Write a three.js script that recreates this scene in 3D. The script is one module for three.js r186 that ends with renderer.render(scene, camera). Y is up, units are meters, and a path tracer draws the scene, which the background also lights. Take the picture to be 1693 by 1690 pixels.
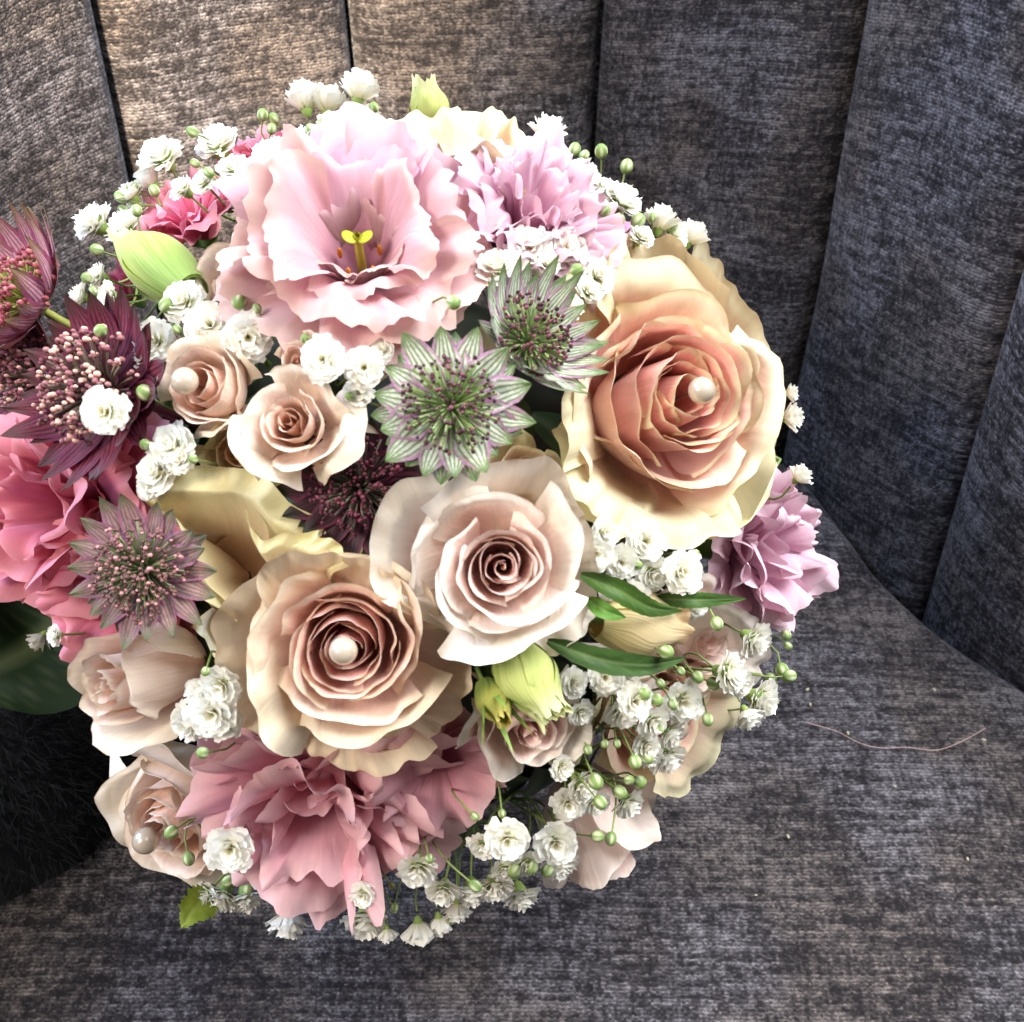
import * as THREE from 'three';
import { mergeGeometries } from 'three/addons/utils/BufferGeometryUtils.js';
import { RectAreaLightUniformsLib } from 'three/addons/lights/RectAreaLightUniformsLib.js';
import { RoundedBoxGeometry } from 'three/addons/geometries/RoundedBoxGeometry.js';

// ---------------------------------------------------------------- camera, light, exposure
const scene = new THREE.Scene();
const V = (x, y, z) => new THREE.Vector3(x, y, z);
const W0 = 1693, H0 = 1690, FOC = 1823;                 // photograph size and focal length in its pixels
const EYE = V(0, 0.53, 0), PITCH = Math.PI / 4;
const camera = new THREE.PerspectiveCamera(2 * Math.atan(H0 / 2 / FOC) * 180 / Math.PI, 1024 / 1022, 0.02, 20);
camera.position.copy(EYE);
camera.lookAt(EYE.clone().add(V(0, -Math.sin(PITCH), -Math.cos(PITCH))));
camera.focus = 0.42; camera.userData.fStop = 20;
const renderer = new THREE.WebGLRenderer({ antialias: true });
renderer.setSize(1024, 1022);
renderer.shadowMap.enabled = true;
renderer.toneMapping = THREE.LinearToneMapping;
renderer.toneMappingExposure = 1.55;
RectAreaLightUniformsLib.init();
scene.background = new THREE.Color().setRGB(0.105, 0.100, 0.096);       // dim room all round
const LAMPS = [
  // name, label, position, looks at, width, height, colour, intensity
  ['window', 'bright daylight window high up on the right', V(0.80, 1.58, -0.50), V(0.0, 0.15, -0.36), 1.4, 1.2, [0.95, 0.97, 1.0], 7.8],
  ['window', 'cool daylight window far to the left', V(-1.6, 1.3, -0.75), V(0.2, 0.2, -0.45), 0.9, 1.2, [0.50, 0.68, 1.0], 9],
  ['spot_lamp', 'small warm spot added out of view above the chair to light its back', V(-0.32, 1.70, -0.06), V(-0.27, 0.37, -0.76), 0.07, 0.07, [1.0, 0.80, 0.54], 70],
  ['wall_lamp', 'warm lamp on the left behind the viewer', V(-0.95, 1.25, 0.32), V(0, 0.15, -0.36), 0.40, 0.40, [1.0, 0.90, 0.79], 23],
];

// ---------------------------------------------------------------- helpers
const rng = (seed) => { let a = seed * 2654435761 >>> 0; return () => { a = a + 0x6D2B79F5 | 0; let t = Math.imul(a ^ a >>> 15, 1 | a); t = t + Math.imul(t ^ t >>> 7, 61 | t) ^ t; return ((t ^ t >>> 14) >>> 0) / 4294967296; }; };
const lerp = THREE.MathUtils.lerp, clamp = THREE.MathUtils.clamp;
const smooth = (a, b, x) => { const t = clamp((x - a) / (b - a), 0, 1); return t * t * (3 - 2 * t); };
const hash2 = (x, y) => { let h = Math.imul(x | 0, 374761393) + Math.imul(y | 0, 668265263) | 0; h = Math.imul(h ^ h >>> 13, 1274126177); return ((h ^ h >>> 16) >>> 0) / 4294967296; };
function noise(x, y) {                                   // value noise, -1 .. 1
  const ix = Math.floor(x), iy = Math.floor(y), fx = x - ix, fy = y - iy, s = fx * fx * (3 - 2 * fx), t = fy * fy * (3 - 2 * fy);
  return lerp(lerp(hash2(ix, iy), hash2(ix + 1, iy), s), lerp(hash2(ix, iy + 1), hash2(ix + 1, iy + 1), s), t) * 2 - 1;
}
const col = (hex) => { const c = new THREE.Color(hex); return [c.r, c.g, c.b]; };
const mix = (a, b, t) => [lerp(a[0], b[0], t), lerp(a[1], b[1], t), lerp(a[2], b[2], t)];
const taken = {};
const numbered = (n) => { const k = taken[n] = (taken[n] ?? -1) + 1; return k ? n + '_' + String(k).padStart(3, '0') : n; };
function part(name, geo, mat, parent) {
  const m = new THREE.Mesh(geo, mat); m.name = name; m.castShadow = m.receiveShadow = true; parent.add(m); return m;
}
function thing(name, label, category, group) {
  const g = new THREE.Group(); g.name = numbered(name); g.userData = { label, category }; if (group) g.userData.group = group; scene.add(g); return g;
}
function sheet(nu, nv, fn, uvScale = [1, 1]) {           // fn(u in -1..1, v in 0..1, p) fills p and returns a colour
  const P = [], C = [], U = [], I = [], p = V(0, 0, 0);
  for (let j = 0; j <= nv; j++) for (let i = 0; i <= nu; i++) {
    const u = i / nu * 2 - 1, v = j / nv, c = fn(u, v, p) || [1, 1, 1];
    P.push(p.x, p.y, p.z); C.push(c[0], c[1], c[2]); U.push((u * 0.5 + 0.5) * uvScale[0], v * uvScale[1]);
  }
  for (let j = 0; j < nv; j++) for (let i = 0; i < nu; i++) { const a = j * (nu + 1) + i, b = a + 1, c = a + nu + 1, d = c + 1; I.push(a, b, d, a, d, c); }
  const g = new THREE.BufferGeometry();
  g.setAttribute('position', new THREE.Float32BufferAttribute(P, 3)); g.setAttribute('color', new THREE.Float32BufferAttribute(C, 3)); g.setAttribute('uv', new THREE.Float32BufferAttribute(U, 2));
  g.setIndex(I); g.computeVertexNormals(); return g;
}
function tinted(g, c) { const n = g.attributes.position.count, a = new Float32Array(n * 3); for (let i = 0; i < n; i++) a.set(c, i * 3); g.setAttribute('color', new THREE.BufferAttribute(a, 3)); return g; }
function tube(pts, r0, r1, seg = 8, rad = 5, c = null) { // tapered tube along a smooth curve
  const k = new THREE.CatmullRomCurve3(pts), g = new THREE.TubeGeometry(k, seg, 1, rad, false), p = g.attributes.position, o = V(0, 0, 0);
  for (let i = 0; i < p.count; i++) { const t = Math.floor(i / (rad + 1)) / seg; k.getPointAt(t, o); const r = lerp(r0, r1, t); p.setXYZ(i, o.x + (p.getX(i) - o.x) * r, o.y + (p.getY(i) - o.y) * r, o.z + (p.getZ(i) - o.z) * r); }
  return c ? tinted(g, c) : g;
}
const RIGHT = V(1, 0, 0), UP = V(0, Math.cos(PITCH), -Math.sin(PITCH)), BACK = V(0, Math.sin(PITCH), Math.cos(PITCH));   // picture right, picture up, towards the camera
const at = (px, py, depth) => EYE.clone().addScaledVector(BACK, -depth).addScaledVector(RIGHT, (px - W0 / 2) / FOC * depth).addScaledVector(UP, -(py - H0 / 2) / FOC * depth);
const CEN = at(690, 850, 0.50), RAD = 0.15;              // the ball of flowers
function onBall(px, py, lift = 0) {                      // where the line of sight meets the ball of radius RAD + lift
  const d = at(px, py, 1).sub(EYE), L = d.length(); d.normalize();
  const oc = EYE.clone().sub(CEN), b = oc.dot(d), r = RAD + lift, q = b * b - oc.lengthSq() + r * r;
  const s = -b - (q > 0 ? Math.sqrt(q) : 0), pos = EYE.clone().addScaledVector(d, s);
  return { pos, depth: s / L, normal: pos.clone().sub(CEN).normalize() };
}
const dir = (a) => V(0, 0, 0).addScaledVector(RIGHT, a[0]).addScaledVector(UP, a[1]).addScaledVector(BACK, a[2] ?? 1).normalize();
function aim(g, pos, axis, roll = 0) { g.position.copy(pos); g.quaternion.setFromUnitVectors(V(0, 0, 1), axis).multiply(new THREE.Quaternion().setFromAxisAngle(V(0, 0, 1), roll)); }

// ---------------------------------------------------------------- textures
function dataTex(w, h, fn, srgb) {
  const d = new Uint8Array(w * h * 4);
  for (let y = 0, o = 0; y < h; y++) for (let x = 0; x < w; x++, o += 4) { const c = fn(x, y); d[o] = clamp(c[0], 0, 255); d[o + 1] = clamp(c[1], 0, 255); d[o + 2] = clamp(c[2], 0, 255); d[o + 3] = 255; }
  const t = new THREE.DataTexture(d, w, h); t.wrapS = t.wrapT = THREE.RepeatWrapping; t.magFilter = THREE.LinearFilter; t.minFilter = THREE.LinearMipmapLinearFilter; if (srgb) t.colorSpace = THREE.SRGBColorSpace; t.needsUpdate = true; return t;
}
function wrapNoise(n, fx, fy, seed) {                    // tileable value noise on an n x n texture with fx x fy cells
  const rows = []; const g = (i, j) => hash2((i % fx + fx) % fx + seed * 977, (j % fy + fy) % fy + seed * 131);
  const out = new Float32Array(n * n);
  for (let y = 0; y < n; y++) { const Y = y / n * fy, iy = Math.floor(Y), ty = Y - iy, t = ty * ty * (3 - 2 * ty);
    for (let x = 0; x < n; x++) { const X = x / n * fx, ix = Math.floor(X), tx = X - ix, s = tx * tx * (3 - 2 * tx); out[y * n + x] = lerp(lerp(g(ix, iy), g(ix + 1, iy), s), lerp(g(ix, iy + 1), g(ix + 1, iy + 1), s), t); } }
  return out;
}
function chenille() {                                    // 0.40 m square of mottled chenille: bright and dark yarn in rows
  const N = 2048, yarn = 210;                            // rows of yarn, 1.9 mm each
  const slow = wrapNoise(N, 12, 16, 1), mid = wrapNoise(N, 60, 80, 2), dash = wrapNoise(N, 130, yarn, 3), dashLong = wrapNoise(N, 24, yarn, 4), fleck = wrapNoise(N, 500, 600, 5), cols = wrapNoise(N, 210, 60, 6), hue = wrapNoise(N, 9, 9, 7), sp = wrapNoise(N, 300, 420, 8);
  const A = new Uint8Array(N * N * 4), B = new Uint8Array(N * N * 4), lo = [27, 25, 28], hi = [120, 117, 123], br = [108, 97, 89];
  for (let y = 0, i = 0; y < N; y++) for (let x = 0; x < N; x++, i++) {
    const row = 0.5 + 0.5 * Math.sin(y / N * yarn * Math.PI * 2 + 1.4 * (mid[i] - 0.5));
    let k = 0.20 * slow[i] + 0.20 * mid[i] + 0.24 * dash[i] + 0.34 * dashLong[i] + 0.22 * cols[i] + 0.40 * sp[i];
    k = smooth(0.42, 1.26, k) * (0.66 + 0.34 * row);
    k = clamp(k * (0.7 + 0.6 * fleck[i]) + 0.35 * smooth(0.80, 0.97, sp[i]) * row + 0.05 * fleck[i], 0, 1);
    const h = smooth(0.35, 0.75, hue[i]);
    for (let c = 0; c < 3; c++) A[i * 4 + c] = lerp(lo[c], lerp(hi[c], br[c], h * 0.6), k);
    const b = 255 * clamp(0.15 + 0.6 * k + 0.25 * fleck[i], 0, 1); B[i * 4] = B[i * 4 + 1] = B[i * 4 + 2] = b; A[i * 4 + 3] = B[i * 4 + 3] = 255;
  }
  return [A, B].map((d, n) => { const t = new THREE.DataTexture(d, N, N); t.wrapS = t.wrapT = THREE.RepeatWrapping; t.magFilter = THREE.LinearFilter; if (!n) t.colorSpace = THREE.SRGBColorSpace; t.repeat.set(1 / 0.4, 1 / 0.4); t.needsUpdate = true; return t; });
}
const [fabricMap, fabricBump] = chenille();
const veinTex = dataTex(256, 256, (x, y) => { const w = 10 * noise(x / 40, y / 60), a = noise((x + w) / 5, y / 90), b = noise((x + w) / 2.2 + 40, y / 40), m = noise(x / 26, y / 26 + 9); const k = 242 + 4 * a + 3 * b + 5 * m; return [k, k - 1, k - 3]; }, true);
const veinBump = dataTex(256, 256, (x, y) => { const w = 10 * noise(x / 40, y / 60), a = noise((x + w) / 6, y / 110), m = noise(x / 30 + 5, y / 30); const k = 128 + 55 * a + 30 * m; return [k, k, k]; });

// ---------------------------------------------------------------- materials
const M = {};
const petalMat = (name, o = {}) => new THREE.MeshPhysicalMaterial({ name, vertexColors: true, map: veinTex, bumpMap: veinBump, bumpScale: 0.0003, roughness: 0.62, side: THREE.DoubleSide, transmission: 0.22, thickness: 0, specularIntensity: 0.55, sheen: 0.25, sheenColor: new THREE.Color(1, 0.95, 0.92), sheenRoughness: 0.5, ...o });
M.rose = petalMat('rose_petal');
M.frill = petalMat('frilled_petal', { transmission: 0.30, roughness: 0.7 });
M.white = new THREE.MeshPhysicalMaterial({ name: 'white_petal', vertexColors: true, roughness: 0.75, side: THREE.DoubleSide, transmission: 0.32, thickness: 0, specularIntensity: 0.4 });
M.green = new THREE.MeshPhysicalMaterial({ name: 'green_tissue', vertexColors: true, roughness: 0.55, side: THREE.DoubleSide, transmission: 0.15, thickness: 0, specularIntensity: 0.6 });
M.stem = new THREE.MeshStandardMaterial({ name: 'stem_green', vertexColors: true, roughness: 0.6, side: THREE.DoubleSide });
M.pearl = new THREE.MeshPhysicalMaterial({ name: 'pearl', color: new THREE.Color().setRGB(0.60, 0.50, 0.39), roughness: 0.24, metalness: 0.25, clearcoat: 0.8, clearcoatRoughness: 0.12, iridescence: 0.3, iridescenceIOR: 1.3, iridescenceThicknessRange: [100, 320] });
M.metal = new THREE.MeshStandardMaterial({ name: 'pin_steel', color: 0xbbbbbb, roughness: 0.3, metalness: 1 });
M.fabric = new THREE.MeshPhysicalMaterial({ name: 'chenille', map: fabricMap, bumpMap: fabricBump, bumpScale: 0.0012, roughness: 0.88, sheen: 0.7, sheenColor: new THREE.Color().setRGB(0.50, 0.53, 0.62), sheenRoughness: 0.55, specularIntensity: 0.3, side: THREE.DoubleSide });

// ---------------------------------------------------------------- light fittings
for (const [name, label, pos, to, w, h, c, power] of LAMPS) {
  const isLamp = name !== 'window', g = thing(name, label, isLamp ? 'lamp' : 'window');
  g.position.copy(pos); g.lookAt(to);
  const glow = new THREE.MeshStandardMaterial({ name: 'glow_pane', color: 0x000000, emissive: new THREE.Color().setRGB(...c), emissiveIntensity: isLamp ? 3 : 2.0, roughness: 0.4 });
  const fm = new THREE.MeshStandardMaterial({ name: 'window_paint', color: 0x777470, roughness: 0.5 });
  if (name === 'spot_lamp') {                            // added unseen can and glowing lens, for the warm patch on the chair back
    const can = part('housing', new THREE.CylinderGeometry(0.055, 0.045, 0.14, 32, 1, true), fm, g); can.rotation.x = Math.PI / 2; can.position.z = -0.05;
    const lens = part('lens', new THREE.CylinderGeometry(0.045, 0.045, 0.006, 32), glow, g); lens.rotation.x = Math.PI / 2;
    const L = new THREE.SpotLight(new THREE.Color().setRGB(...c), power, 0, 0.19, 1, 2); L.name = 'spot_lamp_light'; L.castShadow = true; L.shadow.radius = 2;
    L.position.copy(pos).addScaledVector(to.clone().sub(pos).normalize(), 0.03); L.target.position.copy(to); scene.add(L, L.target); continue;
  }
  part(isLamp ? 'diffuser' : 'pane', new THREE.BoxGeometry(w, h, 0.01), glow, g);
  for (const [fx, fy, fw, fh] of [[0, h / 2 + 0.03, w + 0.12, 0.06], [0, -h / 2 - 0.03, w + 0.12, 0.06], [w / 2 + 0.03, 0, 0.06, h], [-w / 2 - 0.03, 0, 0.06, h]]) { const f = part('frame', new RoundedBoxGeometry(fw, fh, 0.05, 2, 0.006), fm, g); f.position.set(fx, fy, 0); }
  const L = new THREE.RectAreaLight(new THREE.Color().setRGB(...c), power, w, h);
  L.position.copy(pos).addScaledVector(to.clone().sub(pos).normalize(), 0.02); L.lookAt(to); L.name = name + '_light'; scene.add(L);
}

// ---------------------------------------------------------------- the armchair: channelled tub back and seat
const SEAMS = [[0.435, 0.04], [0.425, -0.15], [0.380, -0.318], [0.268, -0.468], [0.205, -0.617], [0.055, -0.73], [-0.105, -0.72], [-0.245, -0.625], [-0.315, -0.47], [-0.335, -0.30], [-0.342, -0.13], [-0.345, 0.04]];
const chair = thing('armchair', 'grey brown chenille tub armchair with vertically channelled back', 'armchair');
{
  const LEAN = Math.tan(13 * Math.PI / 180), TOP = 0.46, INX = 0, INZ = -0.25;
  const armTop = (z) => lerp(TOP, 0.17, smooth(-0.68, -0.22, z));   // the back sweeps down into the arms
  for (let s = 0; s + 1 < SEAMS.length; s++) {
    const a = V(SEAMS[s][0], 0, SEAMS[s][1]), b = V(SEAMS[s + 1][0], 0, SEAMS[s + 1][1]), along = b.clone().sub(a), len = along.length(); along.normalize();
    const n = V(-along.z, 0, along.x); if (n.dot(V(INX, 0, INZ).sub(a)) < 0) n.negate();
    const outA = V(Math.sign(a.x) * 0.12, 0, -0.95), outB = V(Math.sign(b.x) * 0.12, 0, -0.95);
    const nu = 40, nv = 60, off = s * 0.171;
    const geo = sheet(nu, nv, (u, v, p) => {
      const uu = Math.sign(u) * (1 - Math.pow(1 - Math.abs(u), 1.8)), t = (uu + 1) / 2, top = armTop(lerp(a.z, b.z, t)), y = -0.07 + (top + 0.07) * v;
      const over = smooth(0.93, 1, v);
      p.copy(a).lerp(b, t).addScaledVector(outA.clone().lerp(outB, t), Math.max(y, -0.03) * LEAN + over * over * 0.04);
      const puff = 0.022 * Math.sqrt(Math.max(0, 1 - Math.pow(Math.abs(uu), 5))) * (1 + 0.16 * noise(uu * 1.3 + s * 7, y * 9) + 0.1 * smooth(0.15, 0, y));
      p.addScaledVector(n, puff - 0.008); p.y = y - over * 0.012;
    });
    const U = geo.attributes.uv; for (let i = 0; i < U.count; i++) { const x = U.getX(i) * 2 - 1, ux = Math.sign(x) * (1 - Math.pow(1 - Math.abs(x), 1.8)); const hy = U.getY(i) * (armTop((a.z + b.z) / 2) + 0.07), K = s === 3 ? 0.15 + 1.6 * hy : s === 2 ? 0.12 : s === 4 ? 0.25 : s === 7 ? -0.45 : s === 6 ? -0.12 : 0; U.setXY(i, (ux * 0.5 + 0.5) * len * 1.12 + off, hy + K * ux * 0.5 * len + off * 1.7); }
    part('back_channel', geo, M.fabric, chair);
  }
  // outer shell behind the channels
  const curve = new THREE.CatmullRomCurve3(SEAMS.map(([x, z]) => V(x, 0, z)));
  const shell = sheet(80, 2, (u, v, p) => { curve.getPoint((u + 1) / 2, p); const o = V(p.x, 0, p.z - INZ).normalize(); const y = -0.3 + (armTop(p.z) + 0.3) * v; p.addScaledVector(o, 0.05).add(V(Math.sign(p.x) * 0.12, 0, -0.95).multiplyScalar(Math.max(0, y) * LEAN)); p.y = y; }, [1.6, 0.8]);
  part('outer_back', shell, M.fabric, chair);
  // seat: domed cushion that rolls down where it meets the back
  const ctr = V(0, 0, -0.24);
  const ring = []; for (let k = 0; k <= 160; k++) ring.push(curve.getPoint(k / 160));
  const front = []; for (let k = 1; k < 40; k++) { const t = k / 40; front.push(V(lerp(-0.345, 0.435, t), 0, 0.04 + 0.05 * Math.sin(Math.PI * t))); }
  const loop = ring.concat(front, [ring[0]]);
  const NR = 60, P = [], UV = [], I = [];
  for (let j = 0; j <= NR; j++) for (let i = 0; i < loop.length; i++) {
    const e = j / NR, q = ctr.clone().lerp(loop[i], 0.988 * (1 - Math.pow(1 - e, 1.4)));
    const rr = 1 - Math.pow(1 - e, 1.4), y = 0.012 * (1 - rr * rr) - 0.05 * Math.pow(smooth(0.9, 1, rr), 1.7) + 0.0025 * noise(q.x * 14, q.z * 14) + 0.0012 * noise(q.x * 40 + 5, q.z * 40);
    P.push(q.x, y, q.z); UV.push(q.x + 0.03, -q.z);
  }
  const m = loop.length; for (let j = 0; j < NR; j++) for (let i = 0; i < m - 1; i++) { const k = j * m + i; I.push(k, k + 1, k + m + 1, k, k + m + 1, k + m); }
  const g = new THREE.BufferGeometry(); g.setAttribute('position', new THREE.Float32BufferAttribute(P, 3)); g.setAttribute('uv', new THREE.Float32BufferAttribute(UV, 2)); g.setIndex(I); g.computeVertexNormals();
  part('seat', g, M.fabric, chair);
  const skirt = sheet(60, 4, (u, v, p) => { const k = Math.min(front.length - 1, Math.round((u + 1) / 2 * (front.length - 1))); p.copy(front[k]); p.z -= 0.004; p.y = -0.035 - 0.25 * v; }, [0.7, 0.25]);
  part('seat_front', skirt, M.fabric, chair);
}

// ---------------------------------------------------------------- petals and flowers
const ROSE = {                                           // deep, middle, rim, outer petals
  peach: ['#fab6ac', '#fdccc0', '#f3ebc4', '#eee4bc'].map(col),
  dusty: ['#f0b2ac', '#f8d0c4', '#f7e8cc', '#f1dcc0'].map(col),
  blush: ['#fac8c0', '#fde4dc', '#fcf5ea', '#f9f0e0'].map(col),
  apricot: ['#f9cdb8', '#fce2d2', '#fbeedc', '#f8ead4'].map(col),
  cream: ['#e8bd9e', '#f3dcba', '#f8f1c0', '#f4eab6'].map(col),
  pale: ['#f2cabf', '#f8e2d9', '#f9ece2', '#f3e5de'].map(col),
};
const BRUISE = col('#a9824a');
function patchPetal(g, o) {                              // one broad outer petal: base and rim given where they stand in the bouquet
  const { base, rim, pal, cup = 0.012, seed = 1, ruf = 0.002, roll = 0.004, lift = 0 } = o; g.updateMatrixWorld();
  const B = g.worldToLocal(onBall(base[0], base[1], base[2] + lift).pos), pts = rim.map(([x, y, l]) => g.worldToLocal(onBall(x, y, (l ?? 0.03) + lift).pos)), k = new THREE.CatmullRomCurve3(pts), P = V(0, 0, 0), T = V(0, 0, 0), D = V(0, 0, 0);
  const zc = V(0, 0, 1), L0 = pts.reduce((a, p) => a + p.distanceTo(B), 0) / pts.length;
  return part('petal', sheet(44, 24, (u, v0, p) => {
    const v = 1 - Math.pow(1 - v0, 1.4), t = u * 0.5 + 0.5; k.getPoint(t, P); D.copy(P).sub(B); const L = D.length();
    const side = k.getTangent(t, T), w = 0.10 * L0 * u * (1 - v);
    p.copy(B).addScaledVector(D, Math.pow(v, 0.9)).addScaledVector(side, w);
    const deep = Math.sin(Math.PI * Math.pow(v, 0.85)) * cup, e = smooth(0.72, 1, v);
    p.addScaledVector(zc, -deep + ruf * 2.2 * noise(u * 3.1 + seed, v * 2) * v + ruf * noise(u * 9 + seed * 2, v * 3) * e - roll * e * e * (1 + 0.9 * noise(u * 2.3 + seed, 4)));
    D.z = 0; D.normalize(); p.addScaledVector(D, ruf * 0.8 * noise(u * 6 + seed * 5, 2) * e + 0.5 * roll * e * smooth(0.9, 1, v));
    const m = 0.5 + 0.5 * noise(u * 5 + seed, v * 4), r = smooth(0.35, 1, v + 0.12 * (m - 0.5));
    return mix(mix(mix(pal[0], pal[1], smooth(0.0, 0.6, v)), mix(pal[3], pal[2], m * 0.6 + 0.4 * smooth(0.9, 1, v)), r), BRUISE, 0.45 * smooth(0.95, 1, v) * smooth(0.4, 0.8, noise(u * 7 + seed * 3, 5)));
  }), M.rose, g);
}
function rosePetal(o) {
  const { phi, hw, r, H, D, R, flare, curl, spiral, ruf, seed, pal, s, flat = 0, edge = 0.22, tip = 0, nu = 28, nv = 22, lip = 0.03 } = o;
  const q = rng(seed), a1 = q() * 6, lop = (q() - 0.5) * 0.22, lean = (q() - 0.5) * 0.12, ox = (q() - 0.5) * 0.10 * R * (0.25 + s), oy = (q() - 0.5) * 0.10 * R * (0.25 + s), oneSide = (q() - 0.5) * 1.6, cp = Math.cos(phi), sp = Math.sin(phi), tipAt = (q() - 0.5) * 0.5;
  const body = mix(pal[0], pal[1], smooth(0.05, 0.6, s)), main = mix(body, pal[3], smooth(o.cream ?? 0.66, 1, s) * 0.9);
  return sheet(nu, nv, (u, v0, p) => {
    const v = 1 - Math.pow(1 - v0, 1.5), au = Math.abs(u);
    const vv = v * (1 - edge * Math.pow(au, 2.6) + tip * Math.exp(-Math.pow(u - tipAt, 2) * 14) + 0.045 * noise(u * 3 + seed, 2.5) * smooth(0.6, 1, v) + 0.015 * noise(u * 11 + seed, 7) * smooth(0.8, 1, v));
    const w = 1 - vv, b0 = w * w * w, b1 = 3 * w * w * vv, b2 = 3 * w * vv * vv, b3 = vv * vv * vv;
    let rr = b0 * 0.07 * R + b1 * r * 1.12 + b2 * r * 1.04 + b3 * r * flare, hh = b0 * -D + b1 * (-D * 0.92) + b2 * (H - (H + D) * 0.30) + b3 * H;
    const k = smooth(0.62, 1.02, v) + 0.45 * smooth(0.7, 1, au) * smooth(0.3, 0.8, v), kk = k * k * Math.max(0.1, 1 + oneSide * u);
    rr += curl * R * kk * (1 + 0.6 * noise(u * 2 + a1, seed)); hh -= curl * R * 0.9 * kk * k;
    const l = smooth(0.88, 1, v + 0.08 * smooth(0.85, 1, au) * smooth(0.4, 0.7, v)); rr += lip * R * l * (0.5 + s); hh -= lip * 0.55 * R * l * l;
    hh += lop * R * u * vv * s; rr *= 1 + spiral * u + lean * u * u;
    const n1 = noise(u * 1.5 + a1 * 3, v * 1.7 + seed), n2 = noise(u * 4.2 + a1, v * 2.2 + seed * 3);
    rr += R * (0.075 * n1 * smooth(0.1, 0.7, v) * (0.3 + s) + ruf * n2 * smooth(0.45, 1, v) * (0.25 + s));
    hh += R * (0.04 * n1 + ruf * 0.8 * noise(u * 4 + seed * 2, v * 2)) * smooth(0.35, 1, v) * (0.4 + s);
    const ang = u * hw * (0.62 + 0.38 * smooth(0, 0.7, v)), th = phi + ang;
    const cx = rr * Math.cos(th), cy = rr * Math.sin(th), tang = rr * ang, f = flat * smooth(0.2, 0.8, v);
    p.set(lerp(cx, rr * cp - tang * sp * 0.92, f) + ox * v, lerp(cy, rr * sp + tang * cp * 0.92, f) + oy * v, hh);
    const mott = 0.5 + 0.5 * noise(u * 5 + seed, v * 4 + a1), e = v + 0.10 * Math.pow(au, 3) * smooth(0.4, 0.7, v) + 0.04 * (mott - 0.5);
    const rim = Math.max(smooth(0.90, 1.0, e) * 0.9, smooth(0.55, 1.0, e) * smooth(0.45, 1, s) * 0.8);
    const c = mix(mix(mix(pal[0], body, 0.5), main, smooth(0.1, 0.75, v)), pal[2], rim);
    return mix(mix(c, pal[3], 0.16 * mott * smooth(0.4, 1, s)), BRUISE, 0.5 * smooth(0.94, 1, v) * smooth(0.45, 0.8, noise(u * 4 + seed * 3, 5)));
  });
}
function roseHead(g, o) {                                // petals of one rose around +z, rim near z = 0
  const { R, n = 26, seed = 1, pal, open = 1, deep = 0.95, ruf = 0.03, eye = 0.07, curl = 0.08, outer = 1, spin = 0, dome = 0.26, wide = 1, lobes = 0.06 } = o, q = rng(seed);
  for (let i = 0; i < n; i++) {
    const s = i / (n - 1), out = smooth(0.5, 1, s), ring = Math.pow(s, 0.9);
    const phi = spin + i * 2.39996 + (q() - 0.5) * 0.9;
    const r = R * (eye + (0.80 * open - eye) * ring * lerp(0.82, 1, out)) * (1 + (q() - 0.5) * 0.13);
    const H = R * (-0.02 - dome * Math.pow(s, 1.5) + (q() - 0.5) * 0.12 * (0.5 + s) - 0.05 * (1 - s));
    const flare = lerp(lerp(0.80, 1.03, smooth(0.05, 0.5, s)), 1.04 + 0.14 * outer * (0.6 + 0.8 * q()), out);
    const geo = rosePetal({ phi, hw: lerp(2.2, 0.98, Math.pow(s, 0.6)) * wide, r, H, D: R * deep, R, flare, curl: curl * (0.10 + out * (0.5 + 1.2 * q())), spiral: lerp(0.16, 0.06, s), ruf, seed: seed * 50 + i, pal, s, cream: o.cream, flat: 0.25 * out, tip: lobes * out * (0.3 + q()), edge: lerp(0.12, 0.32, out) });
    part('petal', geo, M.rose, g);
  }
}
function greenBase(g, R, deep) {                         // calyx and a short stalk under a flower head
  const gc = col('#6d8a44'), pts = [[0.02, -deep - 0.35], [0.10, -deep - 0.3], [0.16, -deep - 0.05], [0.30, -deep + 0.12]].map(([x, y]) => new THREE.Vector2(x * R, y * R));
  const lat = tinted(new THREE.LatheGeometry(pts, 10), gc); lat.rotateX(Math.PI / 2);
  part('calyx', lat, M.green, g);
}
function pearl(on, rpx, label, x = 0, y = 0, z = 0) {    // a pearl-headed pin pushed into a rose; x, y, z in the rose's radii
  const { g: f, R, b } = on, r = rpx / FOC * b.depth, g = thing('pearl_pin', label, 'pearl');
  g.quaternion.copy(f.quaternion); g.position.copy(f.position).add(V(x * R, y * R, z * R).applyQuaternion(f.quaternion));
  part('bead', new THREE.SphereGeometry(r, 40, 28), M.pearl, g);
  const s = part('pin', new THREE.CylinderGeometry(0.0004, 0.0004, 0.03, 6), M.metal, g); s.rotation.x = Math.PI / 2; s.position.z = -0.015 - r * 0.6;
}
function rose(o) {
  const b = onBall(o.px, o.py, o.lift ?? 0.012), R = o.rpx / FOC * b.depth, g = thing(o.name ?? 'rose', o.label, 'rose', o.group);
  aim(g, b.pos, o.axis ? dir(o.axis) : b.normal, o.roll ?? 0);
  roseHead(g, { ...o, R }); greenBase(g, R, o.deep ?? 0.95);
  return { g, b, R };
}

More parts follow.
